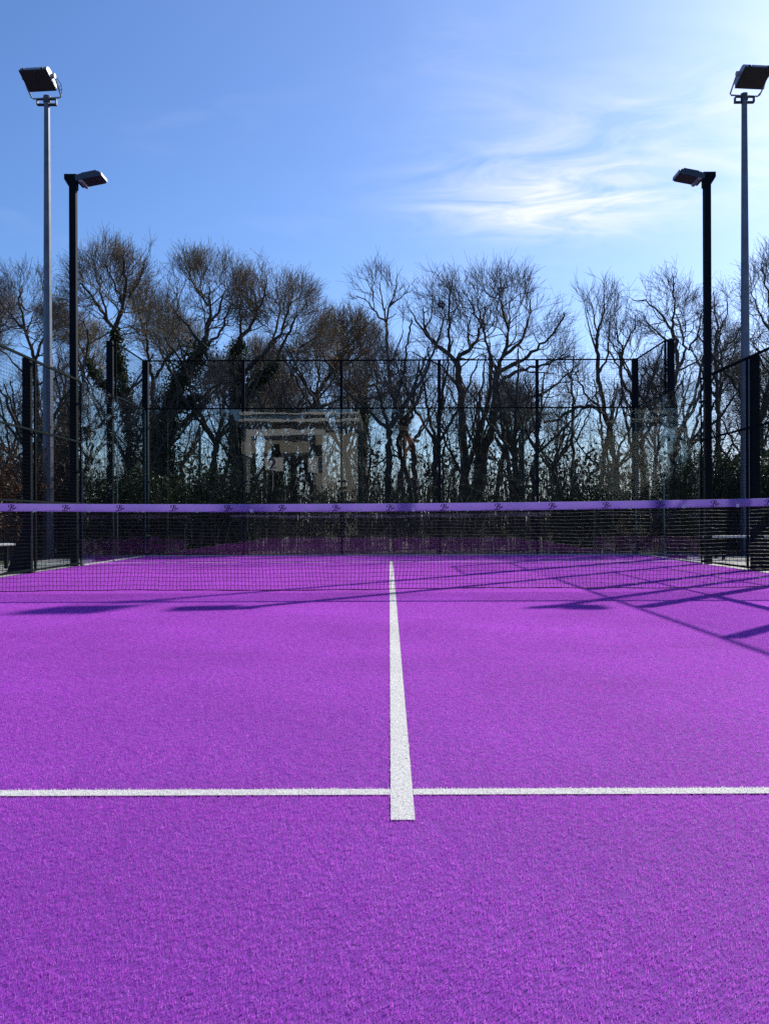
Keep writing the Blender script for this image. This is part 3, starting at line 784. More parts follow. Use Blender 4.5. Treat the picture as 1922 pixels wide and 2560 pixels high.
def spawn(par_p, par_r, per_len, len_rng, ang, k, r, env, up, t0=0.2, rad_k=0.6, kink=0.25, minr=0.002, endr=0.45, cen=None):
    """children of polylines (list of (pts, rad)); returns (N,k,3),(N,k)"""
    S, T, Rr, PL = [], [], [], []
    for p, q in zip(par_p, par_r):
        seg = np.linalg.norm(np.diff(p, axis=0), axis=1); L = seg.sum()
        n = r.poisson(per_len*L*(1-t0)) + (1 if r.random() < 0.8 else 0)
        if n == 0: continue
        u = t0 + (1-t0)*r.random(n)**0.85
        u[0] = 0.97
        c = np.concatenate([[0], np.cumsum(seg)])/L
        i = np.clip(np.searchsorted(c, u, side='right')-1, 0, len(p)-2)
        f = ((u-c[i])/(c[i+1]-c[i]+1e-9))[:, None]
        S.append(p[i]*(1-f) + p[i+1]*f); t = p[i+1]-p[i]; T.append(t/(np.linalg.norm(t, axis=1, keepdims=True)+1e-9))
        Rr.append(q[i]*(1-f[:, 0]) + q[i+1]*f[:, 0]); PL.append(np.full(n, L))
    if not S: return np.zeros((0, k, 3)), np.zeros((0, k))
    S, T, Rr, PL = np.concatenate(S), np.concatenate(T), np.concatenate(Rr), np.concatenate(PL)
    N = len(S)
    rnd = r.normal(0, 1, (N, 3)); side = rnd - (rnd*T).sum(1, keepdims=True)*T; side /= np.linalg.norm(side, axis=1, keepdims=True)+1e-9
    a = np.radians(r.uniform(*ang, N))[:, None]
    d = T*np.cos(a) + side*np.sin(a)
    if cen is not None:
        o = S - cen; o /= np.linalg.norm(o, axis=1, keepdims=True)+1e-9
        d = d + 0.35*o
    d[:, 2] += up; d /= np.linalg.norm(d, axis=1, keepdims=True)
    L = r.uniform(*len_rng, N)
    if env is not None:
        best = np.full(N, 0.22); thr = r.uniform(0.65, 1.55, N)
        for fct in (0.45, 0.7, 1.0):
            e_ = S + d*(L*fct)[:, None]
            ins = np.zeros(N, bool)
            for (c0, rad) in env: ins |= (((e_-c0)/rad)**2).sum(1) < thr
            best = np.where(ins, fct, best)
        L = L*best
    step = (L/(k-1))[:, None]
    P_ = np.empty((N, k, 3)); P_[:, 0] = S; dd = d
    for j in range(1, k):
        dd = dd + r.normal(0, kink, (N, 3)); dd[:, 2] += up*0.25; dd /= np.linalg.norm(dd, axis=1, keepdims=True)
        P_[:, j] = P_[:, j-1] + dd*step
    r0 = np.maximum(Rr*rad_k*r.uniform(0.75, 1.0, N), minr)
    R_ = r0[:, None]*np.linspace(1, endr, k)[None]
    R_ = np.maximum(R_, minr*0.7)
    return P_, R_

def make_tree(label, D, zf, limbs, crowns, seed, dens=1.0, ivy=None, bud=0, bark='bark', twig='twig', fine=1.0, group='bare winter trees behind the court', up=0.16, kink=0.22):
    r = np.random.default_rng(seed)
    W = lambda pt: P(*zf(*pt), D)
    u = D/F_PX/2.373                                    # metres for one zoomed pixel
    base = W(limbs[0][0][0]); base[2] = -0.06
    root = empty('bare_tree', tuple(base), label, 'tree', group)
    lp, lr = [], []
    for li, (pl, r0, r1) in enumerate(limbs):
        w = [W(q) for q in pl]
        if li == 0:
            w[0] = np.array([w[0][0], D, -0.3])
        else:
            amp = r.uniform(-1, 1)*0.9
            acc = 0.0
            for j in range(1, len(w)):
                acc += np.linalg.norm(w[j]-w[j-1]); w[j][1] += amp*acc*0.6
        p, q = resample(w, r0*u, r1*u, r, 0.022, 0.16)
        lp.append(p); lr.append(q)
    parts = []
    for p, q in zip(lp, lr):
        qq = q*(1 + 0.10*r.normal(0, 1, len(q)))
        V, Q = bulk_tubes(p[None], qq[None], 8); parts.append((V, Q))
    V, Q = join(parts); V = V - base
    mobj('trunk', raw_mesh('trunk', V, [Q], smooth=True), M[bark], root)
    env = [(W((cx_, cy_)), np.array([rx*u, max(rx*u, rz*u)*0.95, rz*u])) for cx_, cy_, rx, rz in crowns]
    cen = np.mean([c for c, _ in env], axis=0)
    # children of the limbs; trunk only from its upper part
    P1, R1 = spawn(lp[1:], lr[1:], 2.0*dens, (0.8, 1.8), (28, 70), 8, r, env, up, 0.18, 0.55, kink, 0.010, 0.45, cen)
    P1t, R1t = spawn(lp[:1], lr[:1], 1.2*dens, (0.6, 1.6), (40, 80), 8, r, env, up, 0.45, 0.35, kink, 0.010, 0.45, cen)
    # boughs that reach out to fill the crown's outline, each from the nearest limb below it
    lv = np.concatenate(lp); lrad = np.concatenate(lr); LP, LR = [], []
    for (c0, rd) in env:
        nb = int(15*dens*rd[0]*rd[2]) + 4
        q = r.normal(0, 1, (nb, 3)); q /= np.linalg.norm(q, axis=1, keepdims=True); q *= (r.random(nb)**0.28*r.uniform(0.72, 1.22, nb))[:, None]
        tgt = c0 + q*rd*np.array([0.93, 0.8, 0.93])
        for tp in tgt:
            dv = tp - lv; dist = np.linalg.norm(dv, axis=1) + np.maximum(0, -dv[:, 2] + 0.25)*1.6
            i = int(np.argmin(dist)) if r.random() < 0.5 else int(r.choice(np.argsort(dist)[:12]))
            a_ = lv[i]; L_ = np.linalg.norm(tp - a_)
            if L_ < 0.25: continue
            t = np.linspace(0, 1, 8)[:, None]
            side_ = r.normal(0, 1, 3)*0.14*L_; side_[2] -= 0.10*L_
            pp = a_*(1-t) + tp*t + np.sin(np.pi*t)*side_
            pp[1:-1] += r.normal(0, 0.018*min(L_, 2.0), (6, 3))
            LP.append(pp); LR.append(np.linspace(min(lrad[i]*0.6, 0.012 + 0.012*L_), 0.006, 8))
    P1 = np.concatenate([P1, P1t, np.array(LP)]); R1 = np.concatenate([R1, R1t, np.array(LR)])
    P2, R2 = spawn(list(P1), list(R1), 4.2*dens, (0.5, 1.3), (25, 58), 6, r, env, up, 0.2, 0.6, kink*0.7, 0.0065, 0.5, cen)
    P3, R3 = spawn(list(P2), list(R2), 9.0*dens*fine, (0.35, 0.95), (20, 48), 3, r, env, up*0.9, 0.15, 0.62, kink*0.5, 0.0048, 0.6, cen)
    P4, R4 = spawn(list(P3), list(R3), 10.0*dens*fine, (0.14, 0.46), (18, 45), 2, r, None, up*1.2, 0.2, 0.7, kink*0.5, 0.0038, 0.8)
    V, Q = join([bulk_tubes(P1, R1, 5), bulk_tubes(P2, R2, 3), bulk_tubes(P3, R3, 3), bulk_tubes(P4, R4, 3)])
    mobj('crown', raw_mesh('crown', V - base, [Q]), M[twig], root)
    if bud:
        ends = np.concatenate([P4[:, -1], P3[:, -1]]); ends = ends[r.random(len(ends)) < bud]
        V, T, rn = leaves(ends + r.normal(0, 0.02, ends.shape), 0.040, r, -0.6, 0.45)
        mobj('buds', raw_mesh('buds', V - base, [T], rn), M['bud_tawny' if seed in (16, 17) else 'bud'], root)['kind'] = 'stuff'
    if ivy:
        C = []
        for (li, t0, t1, n, spread) in ivy:
            n = int(n*1.5)
            p, q = lp[li], lr[li]
            s = r.uniform(t0, t1, n)*(len(p)-1); i = np.clip(s.astype(int), 0, len(p)-2); f = (s-i)[:, None]
            c = p[i]*(1-f) + p[i+1]*f
            o = r.normal(0, 1, (n, 3)); o /= np.linalg.norm(o, axis=1, keepdims=True)
            lump = 0.55 + 0.45*np.sin(s*1.9 + li*2) * np.sin(s*0.83 + 1)
            C.append(c + o*(q[i][:, None] + spread*lump[:, None]*r.random(n)[:, None]**0.7))
        C = np.concatenate(C)
        V, T, rn = leaves(C, 0.068, r, 0.3, 0.8)
        mobj('ivy', raw_mesh('ivy', V - base, [T], rn), M['ivy'], root)['kind'] = 'stuff'
    return root, len(P4)

tot4 = 0
TREES = [
 dict(label='bare tree with forked grey limbs, cut off by the left edge of the picture', D=31, zf=Z1, seed=11, dens=0.9, bud=0.25,
   limbs=[([(-120,1800),(-100,1000),(-70,700)],20,14), ([(-70,700),(-30,560),(10,420)],12,5), ([(-100,900),(-10,780),(40,650),(60,520)],10,4), ([(-70,700),(-110,520),(-90,400)],10,5)],
   crowns=[(-30,560,150,220)]),
 dict(label='bare tree with thin spreading limbs just left of the tall grey floodlight pole', D=29, zf=Z1, seed=12, bud=0.3,
   limbs=[([(250,1800),(230,1200),(215,950),(210,800)],20,14), ([(210,800),(170,640),(150,500),(170,380)],12,4), ([(210,800),(260,680),(300,560),(310,450)],10,4), ([(170,640),(80,540),(20,430)],8,3), ([(215,950),(120,860),(40,760),(-30,720)],9,4), ([(150,500),(100,400),(90,330)],6,3), ([(215,950),(330,900),(400,800)],8,3)],
   crowns=[(150,470,190,210),(290,600,130,150),(30,640,110,140)]),
 dict(label='tall tree with ivy on its crooked trunk behind the left corner of the court', D=27, zf=Z1, seed=13, dens=1.05, bud=0.45, twig='twig_olive',
   limbs=[([(800,1900),(790,1300),(740,1000),(690,720),(680,620)],32,20), ([(680,620),(640,560),(560,450),(470,330)],13,4), ([(690,620),(740,520),(770,430),(790,300),(780,190)],14,4), ([(740,520),(720,400),(660,260)],9,3), ([(770,430),(850,330),(880,230)],8,3), ([(790,1080),(620,960),(500,840),(470,780),(410,700),(330,560)],18,5), ([(500,840),(560,700),(540,600)],8,4), ([(640,560),(600,400),(560,260)],8,3), ([(740,1000),(860,900),(900,760)],8,4)],
   crowns=[(650,330,235,205),(440,580,160,160),(800,500,130,160)], ivy=[(0,0.08,1.0,5200,0.34),(5,0.0,0.6,1900,0.20)]),
 dict(label='slim bare tree with a fork between the two ivy covered trees on the left', D=31, zf=Z1, seed=14, bud=0.3,
   limbs=[([(900,1900),(905,1150),(910,930)],17,13), ([(910,930),(880,740),(870,620),(900,480)],11,4), ([(910,920),(980,800),(1000,650),(990,520)],10,4), ([(880,740),(840,600),(800,480)],7,3), ([(980,800),(1070,700),(1080,600)],6,3)],
   crowns=[(890,560,160,200),(1000,650,120,150)]),
 dict(label='big leaning tree thick with ivy and a round fine crown, behind the first glass panel', D=26, zf=Z1, seed=15, dens=1.1, bud=0.5, twig='twig_olive',
   limbs=[([(1000,1900),(960,1300),(990,1100),(1050,950),(1150,800),(1205,720)],50,26), ([(1205,720),(1230,620),(1240,480),(1220,330)],16,4), ([(1205,720),(1150,640),(1080,560),(1020,480)],12,4), ([(1230,620),(1290,520),(1330,400)],10,4), ([(1205,720),(1290,680),(1340,560),(1390,470)],10,4), ([(1240,480),(1170,380),(1130,280)],8,3), ([(1060,1060),(1200,1050),(1290,970),(1400,960)],13,4), ([(1100,880),(1060,760),(1010,690)],9,4), ([(1150,800),(1250,850),(1310,830)],9,3)],
   crowns=[(1220,380,215,225),(1310,560,130,130),(1060,620,110,130)], ivy=[(0,0.05,0.98,8800,0.52),(6,0.0,0.35,800,0.25)]),
 dict(label='ivy clad tree with a tawny budding crown left of the middle of the end wall', D=27, zf=Z1, seed=16, dens=1.1, bud=0.6, twig='twig_olive',
   limbs=[([(1430,1900),(1430,1300),(1420,1080),(1400,880),(1410,740),(1430,670)],40,18), ([(1430,670),(1500,600),(1530,500),(1500,380)],12,4), ([(1430,670),(1440,520),(1430,400)],9,4), ([(1440,1050),(1560,920),(1640,880),(1700,760),(1800,600)],17,5), ([(1410,900),(1560,800),(1680,680),(1760,500)],15,4), ([(1560,800),(1640,600),(1650,420)],10,4), ([(1700,760),(1830,720),(1900,640)],8,3), ([(1530,500),(1590,420),(1600,340)],7,3)],
   crowns=[(1490,480,150,200),(1680,500,205,210),(1850,640,150,170)], ivy=[(0,0.05,0.97,7600,0.36),(3,0.0,0.5,1500,0.22)]),
 dict(label='dark many limbed tree with a low dome shaped budding crown near the middle', D=30, zf=Z2, seed=17, dens=1.1, bud=0.6, twig='twig_olive',
   limbs=[([(480,1600),(465,1000),(450,830)],26,20), ([(450,830),(530,700),(560,600),(600,400)],14,4), ([(540,680),(650,520),(720,440)],10,4), ([(450,830),(380,740),(300,640)],11,4), ([(530,700),(620,640),(760,540)],10,4), ([(450,830),(470,720),(440,600),(470,480)],9,4), ([(465,900),(600,850),(690,800)],11,4)],
   crowns=[(640,510,200,190),(400,620,160,130),(600,760,170,110)], ivy=[(0,0.3,0.9,1200,0.14)]),
 dict(label='small ivy trunked tree with one drooping limb behind the second glass panel', D=28, zf=Z2, seed=18, dens=0.85,
   limbs=[([(220,1700),(215,1320),(230,1120),(242,970),(240,880)],27,15), ([(245,960),(330,1040),(385,1180),(410,1330)],13,9), ([(240,880),(280,740),(330,640)],9,4), ([(240,880),(190,780),(150,680)],8,3), ([(330,1050),(420,960),(540,900)],9,4), ([(360,1120),(460,1080),(560,1000)],8,3), ([(250,970),(160,940),(80,960)],7,3)],
   crowns=[(270,740,170,150),(430,980,180,130)], ivy=[(0,0.15,0.9,2200,0.20)]),
 dict(label='pollard like tree with a stout upright trunk and tangled shoots beside the middle post', D=33, zf=Z2, seed=19, dens=1.1,
   limbs=[([(720,1600),(740,950),(730,780)],24,20), ([(730,780),(700,700),(660,620)],10,4), ([(730,780),(790,690),(800,580)],10,4), ([(730,780),(860,740),(960,660)],9,4), ([(735,850),(850,820),(930,760)],8,4), ([(730,800),(620,760),(560,700)],8,4)],
   crowns=[(760,700,230,170)], ivy=[(0,0.55,1.0,1500,0.2)]),
 dict(label='slender tree with a tall open crown rising above its neighbours at mid picture', D=31, zf=Z2, seed=20, dens=0.72, fine=0.8,
   limbs=[([(1060,1600),(1030,1150),(960,980),(900,820),(880,650),(870,480),(872,400)],22,8), ([(872,400),(800,320),(740,240),(690,220)],7,2.5), ([(872,400),(890,300),(930,200),(940,110)],7,2.5), ([(872,400),(850,250),(830,120)],6,2.5), ([(890,300),(970,240),(1000,200)],5,2), ([(880,650),(940,560),(970,460)],6,3), ([(900,820),(830,700),(790,600)],7,3), ([(960,980),(1060,860),(1110,740)],9,4), ([(800,320),(790,220),(760,140)],4,2)],
   crowns=[(830,230,155,165),(890,600,130,200),(1050,780,120,130)], bark='bark_pale'),
 dict(label='broad many stemmed oak with dark twisting limbs right of the middle', D=28, zf=Z2, seed=21, dens=0.78, fine=0.9,
   limbs=[([(1340,1700),(1335,1300),(1320,1000),(1310,760),(1290,640)],28,20), ([(1290,640),(1240,570),(1150,520),(1100,430),(1090,300)],15,4), ([(1290,640),(1320,570),(1390,530),(1440,430),(1480,260)],14,4), ([(1150,520),(1060,400),(1000,300)],8,3), ([(1240,570),(1250,440),(1230,290),(1250,200)],9,3), ([(1310,780),(1230,720),(1190,650)],12,5), ([(1395,1700),(1440,1200),(1500,1000),(1520,780),(1530,690)],36,20), ([(1530,690),(1560,600),(1600,480),(1560,300),(1540,180)],14,4), ([(1530,690),(1480,600),(1450,480),(1400,300)],11,4), ([(1530,690),(1640,640),(1760,560),(1860,470),(1900,380)],14,4), ([(1560,600),(1680,500),(1740,330),(1750,220)],11,3), ([(1500,1000),(1650,860),(1800,830),(1960,700)],13,4), ([(1520,780),(1620,690),(1800,660),(1950,600)],13,4), ([(1650,1700),(1600,1150),(1570,950),(1580,800),(1620,700)],20,8), ([(1340,1300),(1400,1080),(1450,900),(1460,700)],17,8), ([(1190,650),(1120,620),(1030,560)],6,3), ([(1100,430),(1150,330),(1150,230)],6,3), ([(1440,430),(1400,330),(1350,220)],7,3)],
   crowns=[(1230,360,245,235),(1520,330,260,255),(1750,460,215,245),(1850,720,160,140)]),
 dict(label='upright bare tree behind the fifth glass panel with a narrow crown', D=29, zf=Z3, seed=22, dens=0.70, fine=0.9,
   limbs=[([(780,1700),(740,1250),(690,1030),(650,800),(640,660),(650,560)],22,10), ([(650,560),(680,420),(670,310)],7,2.5), ([(640,660),(590,560),(550,430)],7,2.5), ([(650,800),(720,700),(740,560),(750,460)],8,3), ([(690,1030),(600,990),(480,1010),(380,1090),(290,1110)],12,6), ([(690,1030),(560,930),(500,800)],9,4), ([(650,560),(620,440),(600,350)],5,2)],
   crowns=[(640,470,140,230),(560,880,190,130)]),
 dict(label='small gnarled tree leaning over the right corner of the court', D=27, zf=Z3, seed=23, dens=0.95,
   limbs=[([(960,1700),(900,1000),(800,860),(780,760),(800,660)],17,9), ([(800,660),(760,560),(770,480)],6,2.5), ([(800,660),(830,600),(870,520),(860,460)],6,2.5), ([(780,760),(720,690),(700,620)],6,3), ([(850,920),(940,820),(960,720)],7,3)],
   crowns=[(810,600,130,150),(930,800,100,120)]),
 dict(label='twisted many twigged tree between the right corner and the lamp post', D=26, zf=Z3, seed=24, dens=0.82, bud=0.2, kink=0.33,
   limbs=[([(1110,1700),(1100,1000),(1090,860),(1130,760),(1110,640),(1090,540)],20,11), ([(1130,760),(1190,660),(1180,500),(1160,380)],10,3), ([(1090,540),(1040,430),(960,340),(890,330)],8,3), ([(1090,540),(1090,380),(1060,250)],8,3), ([(1190,660),(1240,560),(1240,450)],7,3), ([(1110,640),(1020,560),(950,480)],6,3), ([(1095,900),(1000,800),(960,700)],7,3), ([(1120,780),(1220,740),(1260,680)],6,3)],
   crowns=[(1050,420,180,210),(1210,490,110,170)]),
 dict(label='bare tree behind the mesh between the right lamp post and floodlight pole', D=29, zf=Z3, seed=25, dens=0.85, kink=0.28,
   limbs=[([(1350,1700),(1355,1100),(1350,820),(1340,700)],16,11), ([(1340,700),(1360,560),(1340,420),(1330,320)],9,3), ([(1350,820),(1270,740),(1220,640)],7,3), ([(1360,560),(1420,460),(1420,370)],6,2.5), ([(1340,700),(1440,620),(1490,500)],7,3), ([(1352,950),(1440,860),(1500,760)],7,3)],
   crowns=[(1380,500,130,210),(1440,760,110,130)]),
 dict(label='tall bare tree cut off by the right edge of the picture', D=27, zf=Z3, seed=26, dens=0.9,
   limbs=[([(1760,1700),(1720,900),(1700,600)],22,14), ([(1700,600),(1640,420),(1620,280)],9,3), ([(1720,900),(1620,700),(1590,560)],9,3), ([(1700,600),(1680,300),(1650,130)],9,3), ([(1700,600),(1780,420),(1760,280)],9,3), ([(1710,760),(1640,720),(1570,600)],6,3)],
   crowns=[(1690,340,180,290),(1620,620,100,150)]),
]
roots = []
for t in TREES:
    t['crowns'] = [(a, b + 0.04*d, c*1.05, d*0.95) for a, b, c, d in t['crowns']]
    o_, n4 = make_tree(**t); tot4 += n4; roots.append(o_)
# a second rank of the same kinds of tree further back
BACK = [(1, -40, 36, 1.12, 2.0, 'far left edge, half hidden by the mesh'), (4, 165, 36, 1.05, 1.1, 'between the two left poles'), (2, 405, 37, 1.02, 3.6, 'behind the left corner post'), (6, 590, 35, 1.02, 0.6, 'between the leaning ivy tree and the upright one'),
        (10, 660, 42, 0.82, 2.4, 'right of the ivy clad tree'), (6, 730, 39, 0.95, 4.0, 'left of the middle post'), (8, 900, 41, 0.95, 1.0, 'right of the middle post'), (11, 1010, 36, 0.78, 5.0, 'below the slender tall tree'),
        (13, 1110, 40, 0.80, 0.4, 'behind the left half of the oak'), (10, 1300, 43, 0.84, 4.3, 'behind the right half of the oak'), (14, 1430, 36, 0.95, 2.2, 'left of the upright tree by the fifth panel'), (12, 1530, 41, 1.0, 3.0, 'right of the upright tree by the fifth panel'),
        (13, 1640, 38, 0.95, 5.2, 'left of the right lamp post'), (3, 1800, 37, 1.0, 1.7, 'just right of the right lamp post'), (6, 1930, 38, 1.0, 2.9, 'far right edge, behind the mesh')]
for si, px, D_, sc, rz, wh in BACK:
    c_ = copy_tree(roots[si]); x_ = P(px, 0, D_)[0]
    c_.location = (x_, D_, -0.06); c_.rotation_euler = (0, 0, rz); c_.scale = (sc, sc, sc)
    tag(c_, 'bare tree of the back rank, ' + wh, 'tree', 'back rank of bare trees')
# smaller trees filling in behind, further off
FILL = [(30,880,38),(230,900,40),(560,890,37),(700,930,41),(1000,860,38),(880,900,36),(1180,900,40),(1400,930,38),(1640,860,40),(1870,850,37),(1290,890,43)]
where = ['far left', 'left of the ivy trees', 'behind the leaning ivy tree', 'between the ivy trees and the middle', 'behind the slender tall tree', 'beside the pollard like tree', 'behind the oak', 'behind the fourth post of the end wall', 'behind the right corner post', 'at the far right', 'farthest back, behind the right half of the oak']
fills = []
for i, ((px, ty, D), wh) in enumerate(zip(FILL, where)):
    idn = lambda x, y: (x, y)
    h = 1330 - ty
    rr_ = random.Random(50+i)
    fk = (px + rr_.uniform(-15, 15), 1330 - h*0.42)
    limbs = [([(px, 1400), (px + rr_.uniform(-12, 12), 1330 - h*0.2), fk], 6.5, 4.5)]
    for k in range(5):
        a = rr_.uniform(-0.75, 0.75); l_ = h*rr_.uniform(0.3, 0.5)
        limbs.append(([fk, (fk[0] + math.sin(a)*l_*0.5, fk[1] - math.cos(a)*l_*0.5), (fk[0] + math.sin(a*0.8)*l_, fk[1] - math.cos(a*0.8)*l_)], 3.2, 1.2))
    limbs = [(pl, r0*2.373, r1*2.373) for pl, r0, r1 in limbs]
    fo_, _n = make_tree('small bare background tree ' + wh, D, idn, limbs, [(px, 1330 - h*0.62, 75, h*0.40)], 70+i, dens=0.85, fine=0.9, group='small bare trees further back'); fills.append(fo_)

# saplings in the thicket close behind the boundary fence
rs_ = random.Random(9)
for i in range(38):
    px_ = -20 + 1960*(i + rs_.uniform(-0.4, 0.4))/37; D_ = rs_.uniform(24.0, 31.0)
    c_ = copy_tree(fills[i % len(fills)]); c_.name = 'sapling'
    sc = rs_.uniform(0.55, 0.95); c_.location = (P(px_, 0, D_)[0], D_, -0.06); c_.rotation_euler = (rs_.uniform(-0.1, 0.1), rs_.uniform(-0.1, 0.1), rs_.uniform(0, 6.28)); c_.scale = (sc*1.15, sc*1.15, sc)
    ORD = 'first second third fourth fifth sixth seventh eighth ninth tenth eleventh twelfth thirteenth fourteenth fifteenth sixteenth seventeenth eighteenth nineteenth'.split()
    tag(c_, 'thin bare sapling in the thicket behind the court, ' + (ORD[i] + ' from the left' if i < 19 else ORD[37-i] + ' from the right'), 'sapling', 'saplings in the thicket')
# a bird's nest high in the oak
r = np.random.default_rng(77); nl = Vector(P(1105, 762, 27.4))
q = r.normal(0, 1, (64, 3)); q /= np.linalg.norm(q, axis=1, keepdims=True); q *= np.array([0.12, 0.12, 0.07])*(0.6 + 0.4*r.random((64, 1))); q[:, 2] = np.minimum(q[:, 2], 0.05)
tg = np.cross(q, r.normal(0, 1, (64, 3))); tg /= np.linalg.norm(tg, axis=1, keepdims=True)
V, Q = straight(q - tg*0.11, q + tg*0.11, 0.0045)
o_ = mobj('bird_nest', raw_mesh('bird_nest', V, [Q]), M['bark'], None, nl); tag(o_, "bird's nest of twigs high among the limbs of the oak", 'nest')

# ------------------------------------------------------------------ undergrowth, hedges
def brush(n, xr, yr, hr, r, lean=0.5, k=6, rad=0.006):
    x = r.uniform(*xr, n); y = r.uniform(*yr, n); h = r.uniform(0, 1, n)**1.4*(hr[1]-hr[0]) + hr[0]
    a = r.uniform(0, 2*np.pi, n); m = h*r.uniform(0.1, lean, n)
    t = np.linspace(0, 1, k)[None]
    X = x[:, None] + np.cos(a)[:, None]*m[:, None]*t**2 + np.cumsum(r.normal(0, 0.035, (n, k)), 1)
    Y = y[:, None] + np.sin(a)[:, None]*m[:, None]*t**2 + np.cumsum(r.normal(0, 0.035, (n, k)), 1)
    Zv = -0.08 + h[:, None]*np.sin(t*np.pi*0.5*r.uniform(0.8, 1.35, n)[:, None])
    pts_ = np.stack([X, Y, Zv], 2)
    return pts_, np.full((n, k), rad)*np.linspace(1.2, 0.5, k)[None]*r.uniform(0.5, 1.5, n)[:, None]
r = np.random.default_rng(31)
p1, q1 = brush(2000, (-12, 12), (20.6, 27), (0.4, 2.3), r, 0.8, 5)
p2, q2 = brush(900, (-13, 13), (23, 33), (1.6, 5.2), r, 0.35, 6)
p3, _q = spawn(list(p1) + list(p2), list(q1) + list(q2), 3.6, (0.2, 0.7), (30, 70), 3, r, None, 0.15, 0.3, 0.6, 0.3, 0.0036)
V, Q = join([bulk_tubes(p1, q1, 3), bulk_tubes(p2, q2, 3), bulk_tubes(p3, _q, 3)])
tag(mobj('undergrowth', raw_mesh('undergrowth', V, [Q]), M['stem']), 'tangle of dry brambles and bare saplings under the trees', 'undergrowth', kind='stuff')
n = 42000
src = p1.reshape(-1, 3); c = src[r.integers(0, len(src), n)] + r.normal(0, 0.12, (n, 3)); c[:, 2] = np.abs(c[:, 2])
c = c[r.random(n) < np.clip(1.35 - c[:, 2]*0.95, 0.0, 1)]
V, T, rn = leaves(c, 0.045, r, 0.2, 0.6)
tag(mobj('ground_foliage', raw_mesh('ground_foliage', V, [T], rn), M['brush']), 'low dark leaves of brambles and ivy behind the end wall', 'foliage', kind='stuff')
# pale dead stalks just behind the glass
p4, q4 = brush(90, (-4.5, 5), (20.2, 21.5), (0.4, 1.5), r, 0.7, 7, 0.004)
V, Q = bulk_tubes(p4, q4, 4)
tag(mobj('dry_stalks', raw_mesh('dry_stalks', V, [Q]), M['stem_pale']), 'pale dead stalks standing behind the glass end wall', 'stalks', kind='stuff')

def hedge(name, label, cat, xr, yr, h, n, leafmat, stemmat, seed, size=0.07, top_noise=0.25):
    r = np.random.default_rng(seed)
    e_ = empty(name, ((xr[0]+xr[1])/2, (yr[0]+yr[1])/2, -0.06), label, cat)
    o = np.array(e_.location)
    p_, q_ = brush(int(n/60), xr, yr, (h*0.6, h*1.05), r, 0.15, 6, 0.008)
    p2_, q2_ = spawn(list(p_), list(q_), 3.0, (0.2, 0.5), (30, 80), 3, r, None, 0.1, 0.1, 0.6, 0.25, 0.003)
    V, Q = join([bulk_tubes(p_, q_, 4), bulk_tubes(p2_, q2_, 3)])
    mobj('stems', raw_mesh('stems', V-o, [Q]), stemmat, e_)
    src = p2_.reshape(-1, 3); c = src[r.integers(0, len(src), n)] + r.normal(0, 0.06, (n, 3))
    V, T, rn = leaves(c, size, r, 0.3, 0.6)
    mobj('foliage', raw_mesh('foliage', V-o, [T], rn), leafmat, e_)
    return e_
hedge('beech_hedge', 'copper leaved beech hedge standing behind the left side wall', 'hedge', (-8.6, -7.4), (13.5, 23.5), 2.3, 26000, M['beech'], M['stem'], 41)
hedge('evergreen_hedge', 'dark evergreen hedge behind the bench on the right', 'hedge', (6.2, 9.6), (20.9, 22.2), 2.2, 22000, M['ivy'], M['stem'], 42)
hedge('evergreen_shrub', 'low glossy leaved shrub behind the right corner of the end wall', 'shrub', (3.7, 5.3), (20.5, 21.6), 1.5, 5200, M['ivy'], M['stem'], 43, 0.075)
hedge('ivy_bank', 'dark bank of ivy behind the left corner of the end wall', 'ivy bank', (-6.8, -3.2), (21.2, 23.2), 1.8, 15000, M['ivy'], M['stem'], 44, 0.085)
# far hedge line that closes the view under the trees
r = np.random.default_rng(45)
p_, q_ = brush(2600, (-34, 34), (48, 58), (1.2, 5.2), r, 0.4, 5, 0.02)
V, Q = bulk_tubes(p_, q_, 3)
n = 20000; src = p_.reshape(-1, 3); c = src[r.integers(0, len(src), n)] + r.normal(0, 0.25, (n, 3)); c[:, 2] = np.abs(c[:, 2])
V2, T2, rn2 = leaves(c, 0.28, r, 0.2, 0.7)
far = mobj('far_hedgerow', raw_mesh('far_hedgerow', np.concatenate([V, V2]), [Q, T2 + len(V)], np.concatenate([np.full(len(V), 0.5), rn2])), M['brush'])
tag(far, 'distant brown hedgerow glimpsed between the tree trunks', 'hedgerow', kind='stuff')

# ------------------------------------------------------------------ buildings behind the camera, seen mirrored in the glass end wall
M['render_wall'] = plain('cream_render', (0.44, 0.41, 0.34), 0.9, vary=0.1, vscale=1.5)
M['fascia_white'] = plain('white_fascia', (0.74, 0.73, 0.70), 0.6, vary=0.06)
M['fascia_blue'] = plain('blue_fascia', (0.05, 0.12, 0.20), 0.5)
M['dark_glass'] = plain('dark_window', (0.015, 0.018, 0.022), 0.08)
M['brick'] = plain('brick_red', (0.32, 0.12, 0.06), 0.9, vary=0.25, vscale=9)
M['roof_tile'] = plain('roof_tile', (0.10, 0.075, 0.06), 0.9, vary=0.3, vscale=5)
M['needle'] = leafy('evergreen_needles', [(0, (0.008, 0.014, 0.008)), (1, (0.022, 0.032, 0.016))], 0.9, 0.1, 0.05)
M['door_blue'] = plain('door_blue', (0.03, 0.07, 0.11), 0.4)
def V_(px, py, D):
    """mirror-image pixel in the end wall -> real point D metres behind the camera"""
    s = 2*Y_BACK + D
    return CAM_X + (px-VPX)/F_PX*s, CAM_H + (HOR-py)/F_PX*s
def rect(mb, px0, px1, py0, py1, D, th):
    x0, z1 = V_(px0, py0, D); x1, z0 = V_(px1, py1, D); mb.box(x0, x1, -D-th, -D, max(z0, -0.05), z1)
D = 9.0
